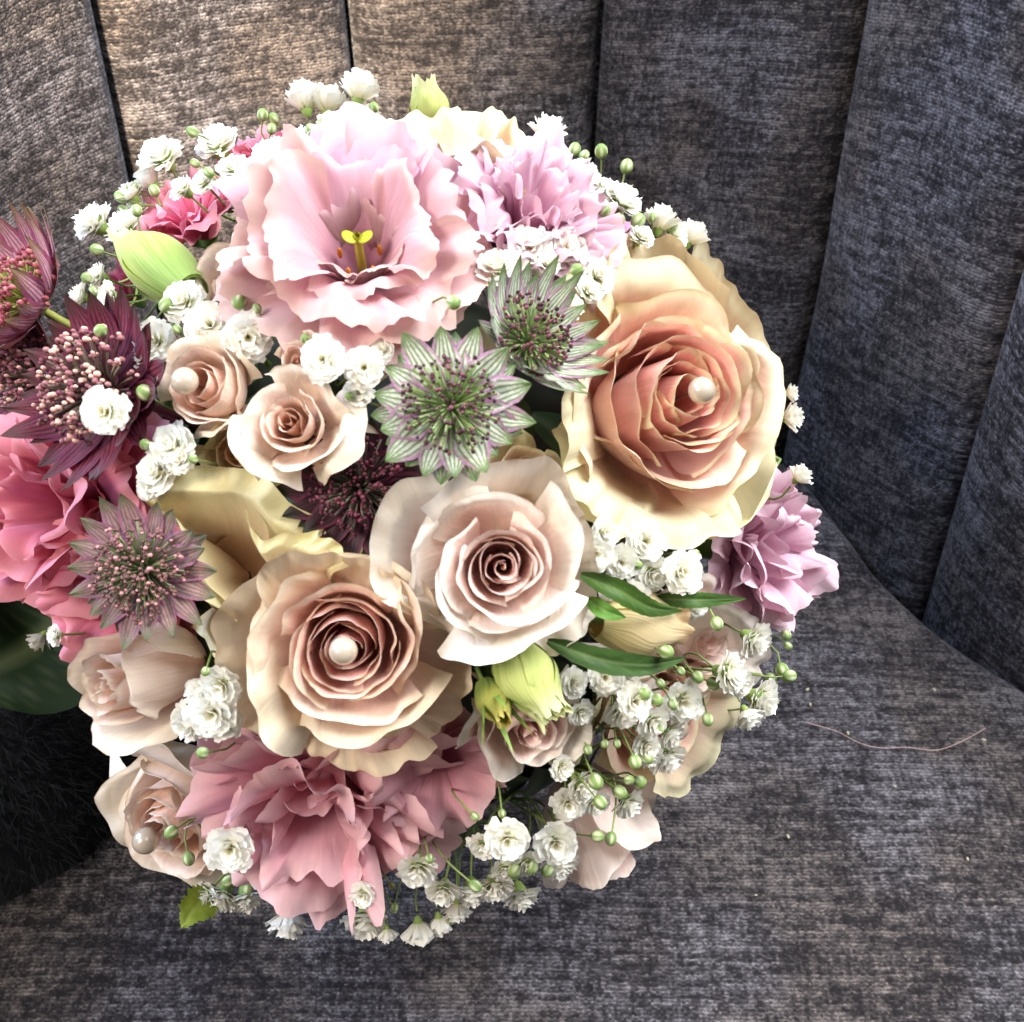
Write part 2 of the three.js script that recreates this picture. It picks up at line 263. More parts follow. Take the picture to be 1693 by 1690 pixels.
// frilled flowers (double lisianthus)
function frillPetal(o) {
  const { phi, hw, R, r0 = 0.05, r1, h0, h1, bend = 0, ruf, freq, seed, c0, c1, c2, nu = 44, nv = 18, fringe = 0.05, fold = 0 } = o, q = rng(seed), a = q() * 9, cp = Math.cos(phi), sp = Math.sin(phi), amp = ruf * R, side = (q() - 0.5) * 0.3;
  return sheet(nu, nv, (u, v, p) => {
    const jag = fringe * (noise(u * 13 + a, seed) * 0.7 + noise(u * 27 + a, seed + 4) * 0.5) * smooth(0.75, 1, v);
    const vv = v * (1 - 0.42 * Math.pow(Math.abs(u), 5)) * (1 + jag + 0.08 * noise(u * 2 + a, 3) * smooth(0.5, 1, v));
    const fa = u * hw * 0.58 * (1 - 0.12 * Math.abs(u)), len = (r1 - r0) * vv, rr = (r0 + len * Math.cos(fa * 0.9) * (0.9 + 0.1 * Math.cos(fa))) * R, tang = Math.sin(fa) * R * (0.10 * Math.sqrt(v) + (r1 - r0 + 0.35 * Math.abs(h1 - h0)) * vv);
    const arch = Math.sin(vv * Math.PI * 0.5);
    let h = lerp(h0, h1, arch) * R + bend * R * vv * vv;
    const e = Math.pow(v, 1.6), ph = u * freq + a;
    const wav = Math.sin(ph * 2.0 + 1.3 * noise(u * 2 + a, 1)) * 0.55 + noise(u * freq * 0.55 + a, v * 1.5 + seed) * 0.9 + 0.35 * noise(u * freq * 1.7 + a, v * 3);
    h += amp * e * wav; const dr = amp * 0.7 * e * noise(u * freq * 0.6 + a + 7, v * 2 + seed);
    const cup = fold * R * u * u * smooth(0.1, 0.9, v);
    const X = rr + dr - cup * 0.3, T = tang + side * R * 0.15 * v + amp * 0.25 * e * noise(u * freq + 3, v * 2 + a);
    p.set(X * cp - T * sp, X * sp + T * cp, h + cup);
    const st = 0.5 + 0.5 * noise(u * 9 + a, v * 2.2);
    return mix(mix(c0, c1, smooth(0.05, 0.6, v + 0.12 * (st - 0.5))), c2, smooth(0.62, 1, v) * (0.6 + 0.4 * st));
  });
}
const FRILL = {
  palepink: ['#c98aa2', '#e8b8c0', '#eccfc6'].map(col),
  lilac: ['#dfa2c2', '#e9bdd2', '#f2d6e2'].map(col),
  coral: ['#b8446a', '#dc7690', '#eea4b0'].map(col),
  hot: ['#e0588c', '#f088ac', '#fab8c8'].map(col),
  rosy: ['#d3809c', '#eeb0c0', '#f8d0d4'].map(col),
  purple: ['#a8558f', '#cf87b4', '#e6b2cf'].map(col),
};
function lisianthus(o) {
  const b = onBall(o.px, o.py, o.lift ?? 0.01), R = o.rpx / FOC * b.depth, g = thing('lisianthus', o.label, 'lisianthus', undefined), q = rng(o.seed), [c0, c1, c2] = FRILL[o.pal];
  aim(g, b.pos, o.axis ? dir(o.axis) : b.normal, o.roll ?? 0);
  let k = 0;
  for (const L of o.layers) {
    for (let i = 0; i < L.n; i++) {
      const tone = (q() - 0.5) * 0.14, tc = (c) => c.map((x) => clamp(x * (1 + tone), 0, 1));
      const phi = (L.start ?? 0) + (i + (q() - 0.5) * 0.35) / L.n * (L.span ?? Math.PI * 2), up = o.mauveTop ? smooth(0.3, 0.9, Math.sin(phi)) * 0.7 : 0, tone2 = (c) => mix(tc(c), FRILL.lilac[1], up);
      part('petal', frillPetal({ phi, hw: L.hw * (0.85 + 0.3 * q()), R, r0: L.r0, r1: L.r1 * (0.88 + 0.24 * q()), h0: L.h0, h1: L.h1 + (q() - 0.5) * 0.18, bend: (L.bend ?? 0) + (q() - 0.5) * 0.12, ruf: L.ruf, freq: L.freq * (0.85 + 0.3 * q()), fold: (L.fold ?? 0) + (q() - 0.5) * 0.15, seed: o.seed * 90 + k++, c0: L.dark ? col(L.dark) : tc(c0), c1: L.dark ? mix(col(L.dark), c1, 0.6) : tone2(c1), c2: tone2(c2), fringe: L.fringe ?? 0.075 }), M.frill, g);
    }
  }
  greenBase(g, R, 0.55);
  return { g, b, R };
}

// masterwort (astrantia)
function bractTex(edge, body, vein, tip) {
  const t = dataTex(64, 192, (x, y) => {
    const u = Math.abs(x / 63 * 2 - 1), v = y / 191; let c = mix(body, edge, smooth(0.55, 0.95, u + 0.2 * noise(x / 9, y / 20)) * 0.9);
    const vv = Math.min(Math.abs(u - 0.0), Math.abs(u - 0.34), Math.abs(u - 0.66)) * 9, cross = Math.abs(((v * 9 + u * 2.2) % 1) - 0.5) * 2;
    c = mix(c, vein, (1 - smooth(0.2, 1, vv)) * 0.85); c = mix(c, vein, smooth(0.82, 1, cross) * 0.4);
    c = mix(c, tip, smooth(0.68, 0.97, v + 0.06 * noise(x / 8, y / 8)) * 0.85); c = mix(c, vein, 0.5 * (1 - smooth(0.05, 0.3, v)));
    return c.map((k) => 255 * (k <= 0.0031308 ? k * 12.92 : 1.055 * Math.pow(k, 1 / 2.4) - 0.055) * (0.94 + 0.06 * noise(x / 3, y / 3)));
  }, true); t.wrapS = t.wrapT = THREE.ClampToEdgeWrapping; return t;
}
const BRACT = {
  green: [bractTex(col('#b878a8'), col('#e9eddc'), col('#5d7d3c'), col('#5f8038')), '#8aa25c', '#3a1c26', '#7d4454'],
  maroon: [bractTex(col('#6d2740'), col('#4a2530'), col('#2b141c'), col('#2c3a28')), '#3d1c26', '#4e1a2c', '#8a3c52'],
  wine: [bractTex(col('#7a2848'), col('#8c3a52'), col('#3c1824'), col('#4a3a34')), '#5a2236', '#6b2642', '#e0b0a0'],
  pink: [bractTex(col('#a03a68'), col('#d9a4b4'), col('#8a3a58'), col('#7d6a3c')), '#a4a850', '#8a3a4c', '#c97a7c'],
  dusk: [bractTex(col('#a4688a'), col('#b48a94'), col('#6a6a4a'), col('#5e7048')), '#5c6436', '#5a3a34', '#c58a8c'],
};
const bractMats = {}; for (const k in BRACT) bractMats[k] = new THREE.MeshPhysicalMaterial({ name: k + '_bract', map: BRACT[k][0], roughness: 0.6, side: THREE.DoubleSide, transmission: 0.25, thickness: 0, specularIntensity: 0.5 });
function masterwort(o) {
  const b = onBall(o.px, o.py, o.lift ?? 0.02), R = o.rpx / FOC * b.depth, g = thing('masterwort', o.label, 'masterwort', undefined), q = rng(o.seed), [, stalk, anther, light] = BRACT[o.kind];
  aim(g, b.pos, o.axis ? dir(o.axis) : b.normal, o.roll ?? 0);
  const n = o.n ?? 18, cup = o.cup ?? 0.12;
  for (let i = 0; i < n * 2; i++) {
    const back = i >= n, phi = (i + (back ? 0.5 : 0) + (q() - 0.5) * 0.3) / n * Math.PI * 2, len = (back ? 0.93 : 1.0) * (0.88 + 0.2 * q()), wd = (0.185 + 0.05 * q()) * (18 / n), lift = cup * (0.8 + 0.5 * q()) - (back ? 0.10 : 0), dr = (q() - 0.5) * 0.2, cp = Math.cos(phi), sp = Math.sin(phi), tw = (q() - 0.5) * 0.5;
    if (back && q() < 0.35) continue;
    const geo = sheet(8, 16, (u, v, p) => {
      const w = wd * (0.55 + 0.45 * Math.sin(Math.min(1, v * 1.25) * Math.PI * 0.5)) * Math.pow(Math.max(0, 1 - Math.pow(v, 2.4)), 0.85) , x = 0.16 + (len - 0.16) * v, T = u * w * (1 + 0.1 * noise(v * 9 + i, u > 0 ? 3 : 8));
      const h = -0.06 + lift * v * v * 1.4 + 0.05 * Math.abs(u) * (1 - v) + tw * T * v * 0.6 + 0.02 * noise(v * 4 + i, u * 2);
      p.set((x * cp - (T + dr * v * v * 0.3) * sp) * R, (x * sp + (T + dr * v * v * 0.3) * cp) * R, h * R);
    });
    part('bract', geo, bractMats[o.kind], g);
  }
  const stalks = [], heads = [], sc = col(stalk), ac = col(anther), lc = col(light), N = o.heads ?? 150;
  for (let i = 0; i < N; i++) {
    const t = (i + 0.5) / N, rr = Math.sqrt(t) * (o.spread ?? 0.60) * R * (0.9 + 0.2 * q()), a = i * 2.39996 + (q() - 0.5) * 0.5, top = R * ((o.tall ?? 0.36) - 0.26 * t * t + (q() - 0.5) * 0.13), p1 = V(rr * Math.cos(a), rr * Math.sin(a), top), p0 = V(rr * 0.15 * Math.cos(a), rr * 0.15 * Math.sin(a), -0.05 * R);
    stalks.push(tube([p0, V(p1.x * 0.55, p1.y * 0.55, lerp(p0.z, p1.z, 0.62)), p1], 0.014 * R, 0.017 * R, 4, 4, mix(sc, mix(sc, [0.7, 0.75, 0.5], 0.35), q())));
    const m = 1 + Math.floor(q() * (o.kind === 'green' ? 1.7 : 3.4));
    for (let j = 0; j < m; j++) { const e = new THREE.IcosahedronGeometry(R * (0.016 + 0.015 * q()), 1); e.scale(1, 1, 1.4); e.translate(p1.x + (q() - 0.5) * 0.085 * R, p1.y + (q() - 0.5) * 0.085 * R, p1.z + (q() - 0.2) * 0.07 * R); heads.push(tinted(e, q() < (o.pale ?? 0.18) ? lc : mix(ac, lc, q() * 0.35))); }
  }
  part('floret_stalks', mergeGeometries(stalks.map((s) => s.toNonIndexed())), M.stem, g).userData.kind = 'stuff';
  part('stamens', mergeGeometries(heads), M.stem, g).userData.kind = 'stuff';
  const disc = tinted(new THREE.SphereGeometry(0.22 * R, 16, 8), sc); disc.scale(1, 1, 0.5); disc.translate(0, 0, -0.06 * R); part('receptacle', disc, M.green, g);
  const st = tube([V(0, 0, -0.1 * R), V(0, 0, -0.35 * R), b.normal.clone().multiplyScalar(-0.05).applyQuaternion(g.quaternion.clone().invert()).add(V(0, 0, -0.35 * R))], 0.05 * R, 0.05 * R, 6, 6, sc); part('stem', st, M.stem, g);
  return { g, b, R };
}

// baby's breath
const WHITE = col('#faf9f2'), CREAMW = col('#efe8c8'), GREENW = col('#c9d79a');
function floretGeo(seed, side) {                         // unit radius, opens towards +z
  const q = rng(seed), parts = [];
  const layers = side ? [[9, 1.0, 0.25, 0.75], [9, 0.8, 0.6, 0.95], [7, 0.5, 0.9, 1.05]] : [[9, 1.0, -0.05, 0.10], [9, 0.92, 0.12, 0.28], [8, 0.74, 0.32, 0.45], [6, 0.5, 0.5, 0.56], [5, 0.28, 0.62, 0.6]];
  layers.forEach(([n, r, h1, up], l) => {
    for (let i = 0; i < n; i++) {
      const phi = (i + (q() - 0.5) * 0.5 + l * 0.37) / n * 6.2832, cp = Math.cos(phi), sp = Math.sin(phi), len = r * (0.85 + 0.28 * q()), hw = (0.27 + 0.12 * q()) * (0.55 + 0.5 * r), hh = h1 + (q() - 0.5) * 0.16, a = q() * 9, tw = (q() - 0.5) * 0.5;
      parts.push(sheet(5, 5, (u, v, p) => {
        const notch = 1 - 0.14 * Math.exp(-u * u * 14) * v * v - 0.16 * u * u * v + 0.05 * noise(u * 4 + a, 2) * v, x = len * v * notch, T = u * hw * Math.pow(v, 0.55) * (0.9 + 0.1 * v);
        const z = -0.35 * (1 - v) + lerp(-0.05, hh, Math.pow(v, 0.7)) + (up - hh) * v * v * 0.3 + 0.09 * noise(u * 2 + a, v * 2 + i) * v + tw * T * v - 0.08 * v * v * v;
        p.set(x * cp - T * sp, x * sp + T * cp, z);
        return mix(mix(GREENW, CREAMW, smooth(0, 0.3, v)), WHITE, smooth(0.2, 0.7, v));
      }));
    }
  });
  return mergeGeometries(parts);
}
const FLORETS = [1, 2, 3, 4, 5].map((s) => floretGeo(s * 7, false)), SIDEF = [1, 2, 3].map((s) => floretGeo(s * 11, true));
const CALYX = (() => { const q = []; const g1 = tinted(new THREE.LatheGeometry([[0.05, -0.85], [0.2, -0.75], [0.33, -0.45], [0.36, -0.15], [0.30, -0.05]].map(([x, y]) => new THREE.Vector2(x, y)), 10), col('#93ab5c')); g1.rotateX(Math.PI / 2); q.push(g1.toNonIndexed());
  for (let i = 0; i < 5; i++) { const a = i / 5 * 6.283, s = sheet(3, 4, (u, v, p) => { const x = 0.33 + 0.05 * v, T = u * 0.17 * (1 - v * v); p.set(x * Math.cos(a) - T * Math.sin(a), x * Math.sin(a) + T * Math.cos(a), -0.3 + 0.4 * v); return mix(col('#7d9a48'), col('#4f6f34'), v); }); q.push(s.toNonIndexed()); }
  return mergeGeometries(q); })();
const BUD = (() => { const g = new THREE.SphereGeometry(1, 14, 10); g.scale(1, 1.18, 1); const p = g.attributes.position, c = []; for (let i = 0; i < p.count; i++) { const a = Math.atan2(p.getZ(i), p.getX(i)), y = p.getY(i), st = Math.pow(Math.abs(Math.cos(a * 2.5)), 2), k = mix(col('#7f9a55'), col('#dfe6bd'), smooth(0.35, 0.95, st) * smooth(1.1, 0.2, Math.abs(y - 0.1))); c.push(...k); } g.setAttribute('color', new THREE.Float32BufferAttribute(c, 3)); g.rotateX(Math.PI / 2); return g; })();
function sprig(label, root, florets, buds) {             // root [px, py], florets [px, py, rpx, ax?, ay?, lift?], buds [px, py, rpx, lift?]
  const g = thing('babys_breath', label, 'baby\u2019s breath'), stems = [], sc = col('#8a9c58'), q = rng(florets.length * 31 + Math.round(root[0]));
  const rt = onBall(root[0], root[1], -0.035).pos; g.position.copy(rt);
  const branch = (end, back, r0, r1) => { const e = end.clone().sub(rt), k = e.clone().multiplyScalar(0.5).addScaledVector(back, -0.014).add(V((q() - 0.5) * 0.008, (q() - 0.5) * 0.008, (q() - 0.5) * 0.008)); stems.push(tube([V(0, 0, 0), k, e.clone().addScaledVector(back, -0.006), e], r0, r1, 10, 5, mix(sc, col('#5d7038'), q() * 0.8)).toNonIndexed()); };
  florets.forEach(([px, py, rpx, ax, ay, lift], i) => {
    const b = onBall(px, py, lift ?? 0.022), r = rpx / FOC * b.depth * 1.08, az = ax === undefined ? null : Math.max(0, 1 - Math.hypot(ax, ay)) ;
    const axis = ax === undefined ? b.normal.clone().addScaledVector(BACK, 0.35).add(V((q() - 0.5) * 0.7, (q() - 0.5) * 0.7, (q() - 0.5) * 0.7)).normalize() : dir([ax, ay, az]);
    const side = az !== null && az < 0.35, geo = side ? SIDEF[i % 3] : FLORETS[(i + Math.round(px)) % 5];
    const f = part('floret', geo, M.white, g); aim(f, b.pos.clone().sub(rt), axis, q() * 6.28); f.scale.setScalar(r);
    const c = part('calyx', CALYX, M.green, f); if (side) { c.scale.set(0.72, 0.72, 0.62); c.position.z = -0.05; }
    branch(b.pos.clone().addScaledVector(axis, -0.8 * r), axis, 0.0007, 0.00045);
  });
  buds.forEach(([px, py, rpx, lift]) => {
    const b = onBall(px, py, lift ?? 0.024), r = 0.84 * rpx / FOC * b.depth, axis = b.normal.clone().add(V((q() - 0.5) * 1.4, (q() - 0.5) * 1.4, (q() - 0.5) * 1.4)).normalize();
    const f = part('bud', BUD, M.green, g); aim(f, b.pos.clone().sub(rt), axis, q() * 6.28); f.scale.setScalar(r);
    branch(b.pos.clone().addScaledVector(axis, -r), axis, 0.0006, 0.00035);
  });
  part('stem', mergeGeometries(stems), M.stem, g);
  return g;
}

// leaves and green buds
function blade(pts, width, o = {}) {                     // a leaf along a curve; pts in world space, local to the first
  const { c0 = '#3f6128', c1 = '#57803a', fold = 0.25, serr = 0.06, tw = 0, seed = 1, face = BACK, nu = 10, nv = 28, round = 0.8 } = o, k = new THREE.CatmullRomCurve3(pts), a = col(c0), b = col(c1), t = V(0, 0, 0), s = V(0, 0, 0), n = V(0, 0, 0);
  return sheet(nu, nv, (u, v, p) => {
    k.getPoint(v, p); k.getTangent(v, t); s.crossVectors(t, face).normalize(); n.crossVectors(s, t).normalize(); if (tw) { s.applyAxisAngle(t, tw * v); n.applyAxisAngle(t, tw * v); }
    const w = width * Math.pow(Math.sin(Math.PI * Math.pow(Math.min(0.999, v * 0.97 + 0.03), round)), 0.85) * (1 + serr * (((v * 16) % 1) - 0.5) * smooth(0.6, 1, Math.abs(u)));
    p.addScaledVector(s, u * w).addScaledVector(n, Math.abs(u) * w * fold + width * 0.08 * noise(v * 5 + seed, u * 2));
    const vein = 1 - smooth(0.0, 0.12, Math.abs(u)), lat = smooth(0.75, 1, Math.abs(((v * 9 - Math.abs(u) * 1.3) % 1 + 1) % 1 - 0.5) * 2);
    return mix(mix(a, b, 0.5 + 0.4 * noise(u * 4 + seed, v * 6)), mix(b, [0.5, 0.6, 0.3], 0.3), 0.5 * vein + 0.18 * lat);
  });
}
function leafThing(label, pix, wpx, o = {}) {            // pix: [px, py, lift] ...
  const w = pix.map(([x, y, l]) => onBall(x, y, l ?? 0.01)), g = thing(o.name ?? 'leaf', label, o.cat ?? 'leaf'); g.position.copy(w[0].pos);
  part('blade', blade(w.map((b) => b.pos.clone().sub(w[0].pos)), wpx / FOC * w[0].depth, o), M.green, g); return g;
}
function twistBud(label, base, tip, rpx, o = {}) {       // a closed bud of wrapped petals from base to tip (pixels with lift)
  const A = onBall(...base), B = onBall(...tip), ax = B.pos.clone().sub(A.pos), L = ax.length(), R = rpx / FOC * A.depth, g = thing(o.name ?? 'flower_bud', label, 'flower bud'), q = rng(o.seed ?? 3);
  aim(g, A.pos, ax.normalize(), o.roll ?? 0);
  const c0 = col(o.c0 ?? '#8fb04a'), c1 = col(o.c1 ?? '#d5e08a'), c2 = col(o.c2 ?? '#eef2c0'), n = o.n ?? 5;
  for (let i = 0; i < n; i++) {
    const phi = i / n * 6.283 + q() * 0.4, grow = 1 + 0.05 * (i % 2), len = L * (0.86 + 0.2 * q()), a = q() * 9;
    part('petal', sheet(20, 24, (u, v, p) => {
      const jag = 1 + 0.07 * noise(u * 6 + a, 1) * smooth(0.7, 1, v) - 0.16 * u * u * smooth(0.5, 1, v), z = len * v * jag;
      let r = R * grow * (0.25 + 0.95 * Math.pow(Math.sin(Math.PI * Math.min(1, 0.10 + 0.62 * v)), 0.8)) * lerp(1, o.close ?? 0.42, smooth(0.45, 1, v)) * (1 + 0.10 * u) + R * 0.10 * noise(u * 3 + a, v * 4) * v + (o.flare ?? 0.12) * R * smooth(0.85, 1, v) * (1 + noise(u * 5 + a, 4));
      const th = phi + u * 1.15 + (o.twist ?? 0.9) * v; p.set(r * Math.cos(th), r * Math.sin(th), z);
      const k = 0.5 + 0.5 * noise(u * 7 + a, v * 3); return mix(mix(c0, c1, smooth(0.1, 0.6, v + 0.2 * (k - 0.5))), c2, smooth(0.72, 1, v) * 0.8 + 0.15 * k * (1 - v));
    }), M.frill, g);
  }
  for (let i = 0; i < (o.sepals ?? 4); i++) {
    const phi = i / (o.sepals ?? 4) * 6.283 + 0.5, cp = Math.cos(phi), sp = Math.sin(phi), len = L * (o.sepal ?? 0.5) * (0.8 + 0.5 * q()), spread = (o.spread ?? 0.35) * (0.6 + 0.8 * q());
    part('sepal', sheet(4, 14, (u, v, p) => { const T = u * R * 0.22 * Math.sin(Math.PI * (0.15 + 0.85 * v)) , r = R * (0.28 + 0.8 * Math.sin(Math.min(1, v * 1.2) * 1.5)) * 1.0 + spread * R * v * v; p.set(r * cp - T * sp, r * sp + T * cp, len * v - spread * R * v * v * v * 0.5); return mix(col('#4c6a2c'), col('#86a04a'), v); }), M.green, g);
  }
  const inw = A.normal.clone().negate().applyQuaternion(g.quaternion.clone().invert()); part('stem', tube([V(0, 0, 0.1 * L), inw.clone().multiplyScalar(0.012).add(V(0, 0, -0.006)), inw.clone().multiplyScalar(0.04).add(V(0, 0, -0.006))], R * 0.18, R * 0.14, 6, 7, col('#6d8a44')), M.stem, g);
  return g;
}

// ---------------------------------------------------------------- the bouquet
// dark inner foliage that holds the flowers
{
  const q = rng(77), g = thing('foliage', 'dark green leaves packed between the flowers in the heart of the bouquet', 'foliage'); g.userData.kind = 'stuff'; g.position.copy(CEN);
  const leaves = [];
  for (let i = 0; i < 420; i++) {
    const d = V(q() - 0.5, q() - 0.5, q() - 0.5).normalize(), r = 0.098 + 0.026 * q(), p0 = d.clone().multiplyScalar(r), t = V(q() - 0.5, q() - 0.5, q() - 0.5).cross(d).normalize(), len = 0.02 + 0.018 * q();
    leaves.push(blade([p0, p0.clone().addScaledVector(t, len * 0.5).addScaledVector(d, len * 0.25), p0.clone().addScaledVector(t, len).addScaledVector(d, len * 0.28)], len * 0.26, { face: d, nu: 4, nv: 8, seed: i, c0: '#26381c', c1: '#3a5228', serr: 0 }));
  }
  part('leaf_mass', mergeGeometries(leaves), M.green, g).userData.kind = 'stuff';
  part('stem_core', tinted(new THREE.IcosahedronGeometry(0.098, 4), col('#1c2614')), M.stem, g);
}

// roses
const big = rose({ px: 1160, py: 645, rpx: 242, lift: 0.034, axis: [0.40, 0.06, 1], pal: ROSE.peach, n: 22, cream: 0.84, seed: 3, eye: 0.13, deep: 1.1, ruf: 0.06, curl: 0.08, dome: 0.36, label: 'largest open peach rose with cream rims, on the right side of the bouquet' });
{
  const P = ROSE.peach, base = [1120, 650, -0.035];
  patchPetal(big.g, { base, pal: P, seed: 11, cup: 0.016, ruf: 0.0016, rim: [[1120, 888, 0.012], [1200, 876, 0.012], [1255, 850, 0.012], [1282, 800, 0.012], [1288, 730, 0.012], [1296, 650, 0.010]] });
  patchPetal(big.g, { base, pal: P, seed: 12, cup: 0.016, rim: [[1290, 690, 0.022], [1284, 610, 0.022], [1262, 535, 0.022], [1228, 475, 0.022], [1190, 430, 0.022], [1150, 402, 0.022]] });
  patchPetal(big.g, { base, pal: P, seed: 13, cup: 0.014, rim: [[1225, 480, 0.030], [1165, 420, 0.028], [1105, 388, 0.026], [1045, 396, 0.026], [1015, 440, 0.026], [1000, 500, 0.026]] });
  patchPetal(big.g, { base, pal: P, seed: 14, cup: 0.014, rim: [[1010, 460, 0.020], [965, 512, 0.020], [943, 578, 0.022], [942, 650, 0.024], [955, 720, 0.024], [965, 770, 0.024]] });
  patchPetal(big.g, { base, pal: P, seed: 15, cup: 0.012, ruf: 0.003, roll: 0.007, rim: [[950, 700, 0.020], [962, 785, 0.022], [1000, 838, 0.022], [1045, 878, 0.022], [1078, 868, 0.020], [1125, 890, 0.014], [1180, 880, 0.010]] });
}
const blush = rose({ px: 832, py: 940, rpx: 148, lift: 0.044, axis: [0.06, -0.02, 1], pal: ROSE.blush, n: 21, seed: 5, eye: 0.03, deep: 1.2, ruf: 0.025, curl: 0.10, lobes: 0.12, dome: 0.24, spin: 0.6, outer: 0.8, label: 'pale blush rose with tight spiral centre, below the green masterwort' });
{
  const P = ROSE.blush, base = [815, 935, -0.02];
  patchPetal(blush.g, { base: [765, 925, 0.008], cup: 0.005, pal: P, seed: 21, ruf: 0.0013, roll: 0.006, rim: [[760, 1040, 0.026], [690, 1008, 0.028], [640, 985, 0.028], [622, 930, 0.028], [636, 862, 0.030], [672, 812, 0.036], [740, 795, 0.038]] });
  patchPetal(blush.g, { base, pal: P, seed: 22, roll: 0.005, ruf: 0.001, rim: [[705, 850, 0.044], [760, 800, 0.042], [840, 778, 0.036], [905, 772, 0.032], [935, 815, 0.032], [955, 860, 0.030]] });
  patchPetal(blush.g, { base, pal: P, seed: 23, ruf: 0.0013, roll: 0.006, rim: [[925, 830, 0.030], [950, 862, 0.030], [968, 905, 0.030], [976, 960, 0.028], [972, 1020, 0.027], [930, 1052, 0.026]] });
  patchPetal(blush.g, { base, pal: P, seed: 24, ruf: 0.0013, roll: 0.006, rim: [[965, 1000, 0.030], [940, 1050, 0.030], [898, 1078, 0.028], [835, 1068, 0.030], [775, 1050, 0.030], [715, 1015, 0.032]] });
}
const dusky = rose({ px: 566, py: 1078, rpx: 168, lift: 0.034, axis: [0.0, -0.05, 1], pal: ROSE.dusty, n: 20, seed: 8, eye: 0.17, deep: 1.1, ruf: 0.05, curl: 0.07, dome: 0.18, spin: 2.0, outer: 0.8, label: 'large dusky peach rose with tan rims around a pearl, lower left of centre' });
{
  const P = ROSE.dusty, base = [562, 1075, -0.03];
  patchPetal(dusky.g, { base, pal: P, seed: 31, cup: 0.020, roll: 0.005, rim: [[425, 960, 0.022], [378, 1008, 0.022], [352, 1078, 0.022], [364, 1145, 0.022], [402, 1192, 0.022], [450, 1206, 0.024], [505, 1185, 0.028]] });
  patchPetal(dusky.g, { base, pal: P, seed: 32, cup: 0.014, roll: 0.005, rim: [[475, 1180, 0.018], [495, 1235, 0.016], [545, 1256, 0.016], [600, 1270, 0.016], [655, 1264, 0.016], [712, 1235, 0.016]] });
  patchPetal(dusky.g, { base, pal: P, seed: 33, cup: 0.014, roll: 0.005, rim: [[690, 1225, 0.018], [730, 1200, 0.018], [752, 1160, 0.018], [766, 1110, 0.016], [758, 1060, 0.016], [722, 1025, 0.018]] });
  patchPetal(dusky.g, { base, pal: P, seed: 34, cup: 0.014, roll: 0.004, ruf: 0.003, rim: [[430, 1010, 0.030], [440, 945, 0.030], [490, 915, 0.030], [545, 922, 0.032], [590, 942, 0.032], [640, 975, 0.032], [690, 1030, 0.032]] });
}
const hollow = rose({ px: 400, py: 945, rpx: 150, lift: -0.004, axis: [-0.10, 0.1, 1], pal: ROSE.cream, n: 6, seed: 12, eye: 0.5, ruf: 0.05, curl: 0.1, dome: 0.05, spin: 1.1, label: 'wide open cream yellow rose half hidden behind the dusky peach rose' });
patchPetal(hollow.g, { base: [405, 945, -0.02], pal: ROSE.cream, seed: 41, cup: 0.012, ruf: 0.0035, roll: 0.009, rim: [[365, 1005, 0.020], [318, 965, 0.026], [300, 915, 0.028], [270, 862, 0.028], [214, 822, 0.028], [250, 782, 0.030], [312, 776, 0.032], [372, 778, 0.032], [418, 808, 0.032], [462, 858, 0.030], [500, 878, 0.028]] });
patchPetal(hollow.g, { base: [470, 985, -0.015], pal: ROSE.cream, seed: 42, cup: 0.006, ruf: 0.002, roll: 0.006, rim: [[400, 850, 0.020], [412, 900, 0.026], [466, 886, 0.028], [505, 892, 0.028], [532, 916, 0.028], [560, 938, 0.028]] });
const pearled = rose({ px: 318, py: 632, rpx: 96, lift: 0.028, axis: [-0.30, 0.10, 1], pal: ROSE.apricot, n: 12, seed: 14, eye: 0.28, deep: 1.3, ruf: 0.03, curl: 0.12, outer: 0.6, label: 'small apricot rose holding a pearl, left of the other small rose' });
rose({ px: 470, py: 692, rpx: 104, lift: 0.034, axis: [-0.02, 0.08, 1], pal: ROSE.apricot, n: 14, seed: 17, eye: 0.05, deep: 1.2, ruf: 0.03, curl: 0.16, outer: 1, label: 'small apricot rose with rolled centre, left of the masterworts' });
rose({ px: 488, py: 590, rpx: 54, lift: 0.024, axis: [0.1, 0.2, 1], pal: ROSE.apricot, n: 9, seed: 19, eye: 0.06, deep: 1.3, curl: 0.06, outer: 0.2, label: 'tiny apricot rosebud under the big frilled pink flower' });
rose({ px: 388, py: 440, rpx: 80, lift: 0.018, axis: [-0.1, 0.3, 1], pal: ROSE.apricot, n: 12, seed: 21, eye: 0.06, deep: 1.3, curl: 0.1, outer: 0.4, label: 'pale apricot rosebud tucked at the left of the big frilled flower' });
rose({ px: 150, py: 1140, rpx: 116, lift: 0.030, axis: [-0.62, -0.08, 0.8], pal: ROSE.apricot, n: 12, seed: 23, eye: 0.05, deep: 1.9, curl: 0.08, outer: 0.3, dome: 0.15, label: 'long peach rosebud facing the left edge, below the coral flower' });
const shaded = rose({ px: 250, py: 1388, rpx: 156, lift: 0.022, axis: [-0.45, -0.4, 0.9], pal: ROSE.apricot, n: 18, seed: 25, eye: 0.12, deep: 1.1, curl: 0.10, outer: 0.7, label: 'shaded apricot rose with pearl at the bottom left of the bouquet' });
rose({ px: 885, py: 1225, rpx: 108, lift: 0.024, axis: [0.25, -0.35, 1], pal: ROSE.blush, n: 15, seed: 27, eye: 0.05, deep: 1.5, curl: 0.12, outer: 0.6, dome: 0.2, label: 'small blush rose below the two lime green buds' });
const topRose = rose({ px: 790, py: 235, rpx: 165, lift: 0.008, axis: [0.15, 0.65, 0.9], pal: ROSE.peach, n: 18, seed: 29, eye: 0.1, curl: 0.14, label: 'pale peach rose at the very top behind the frilled pink flower' });
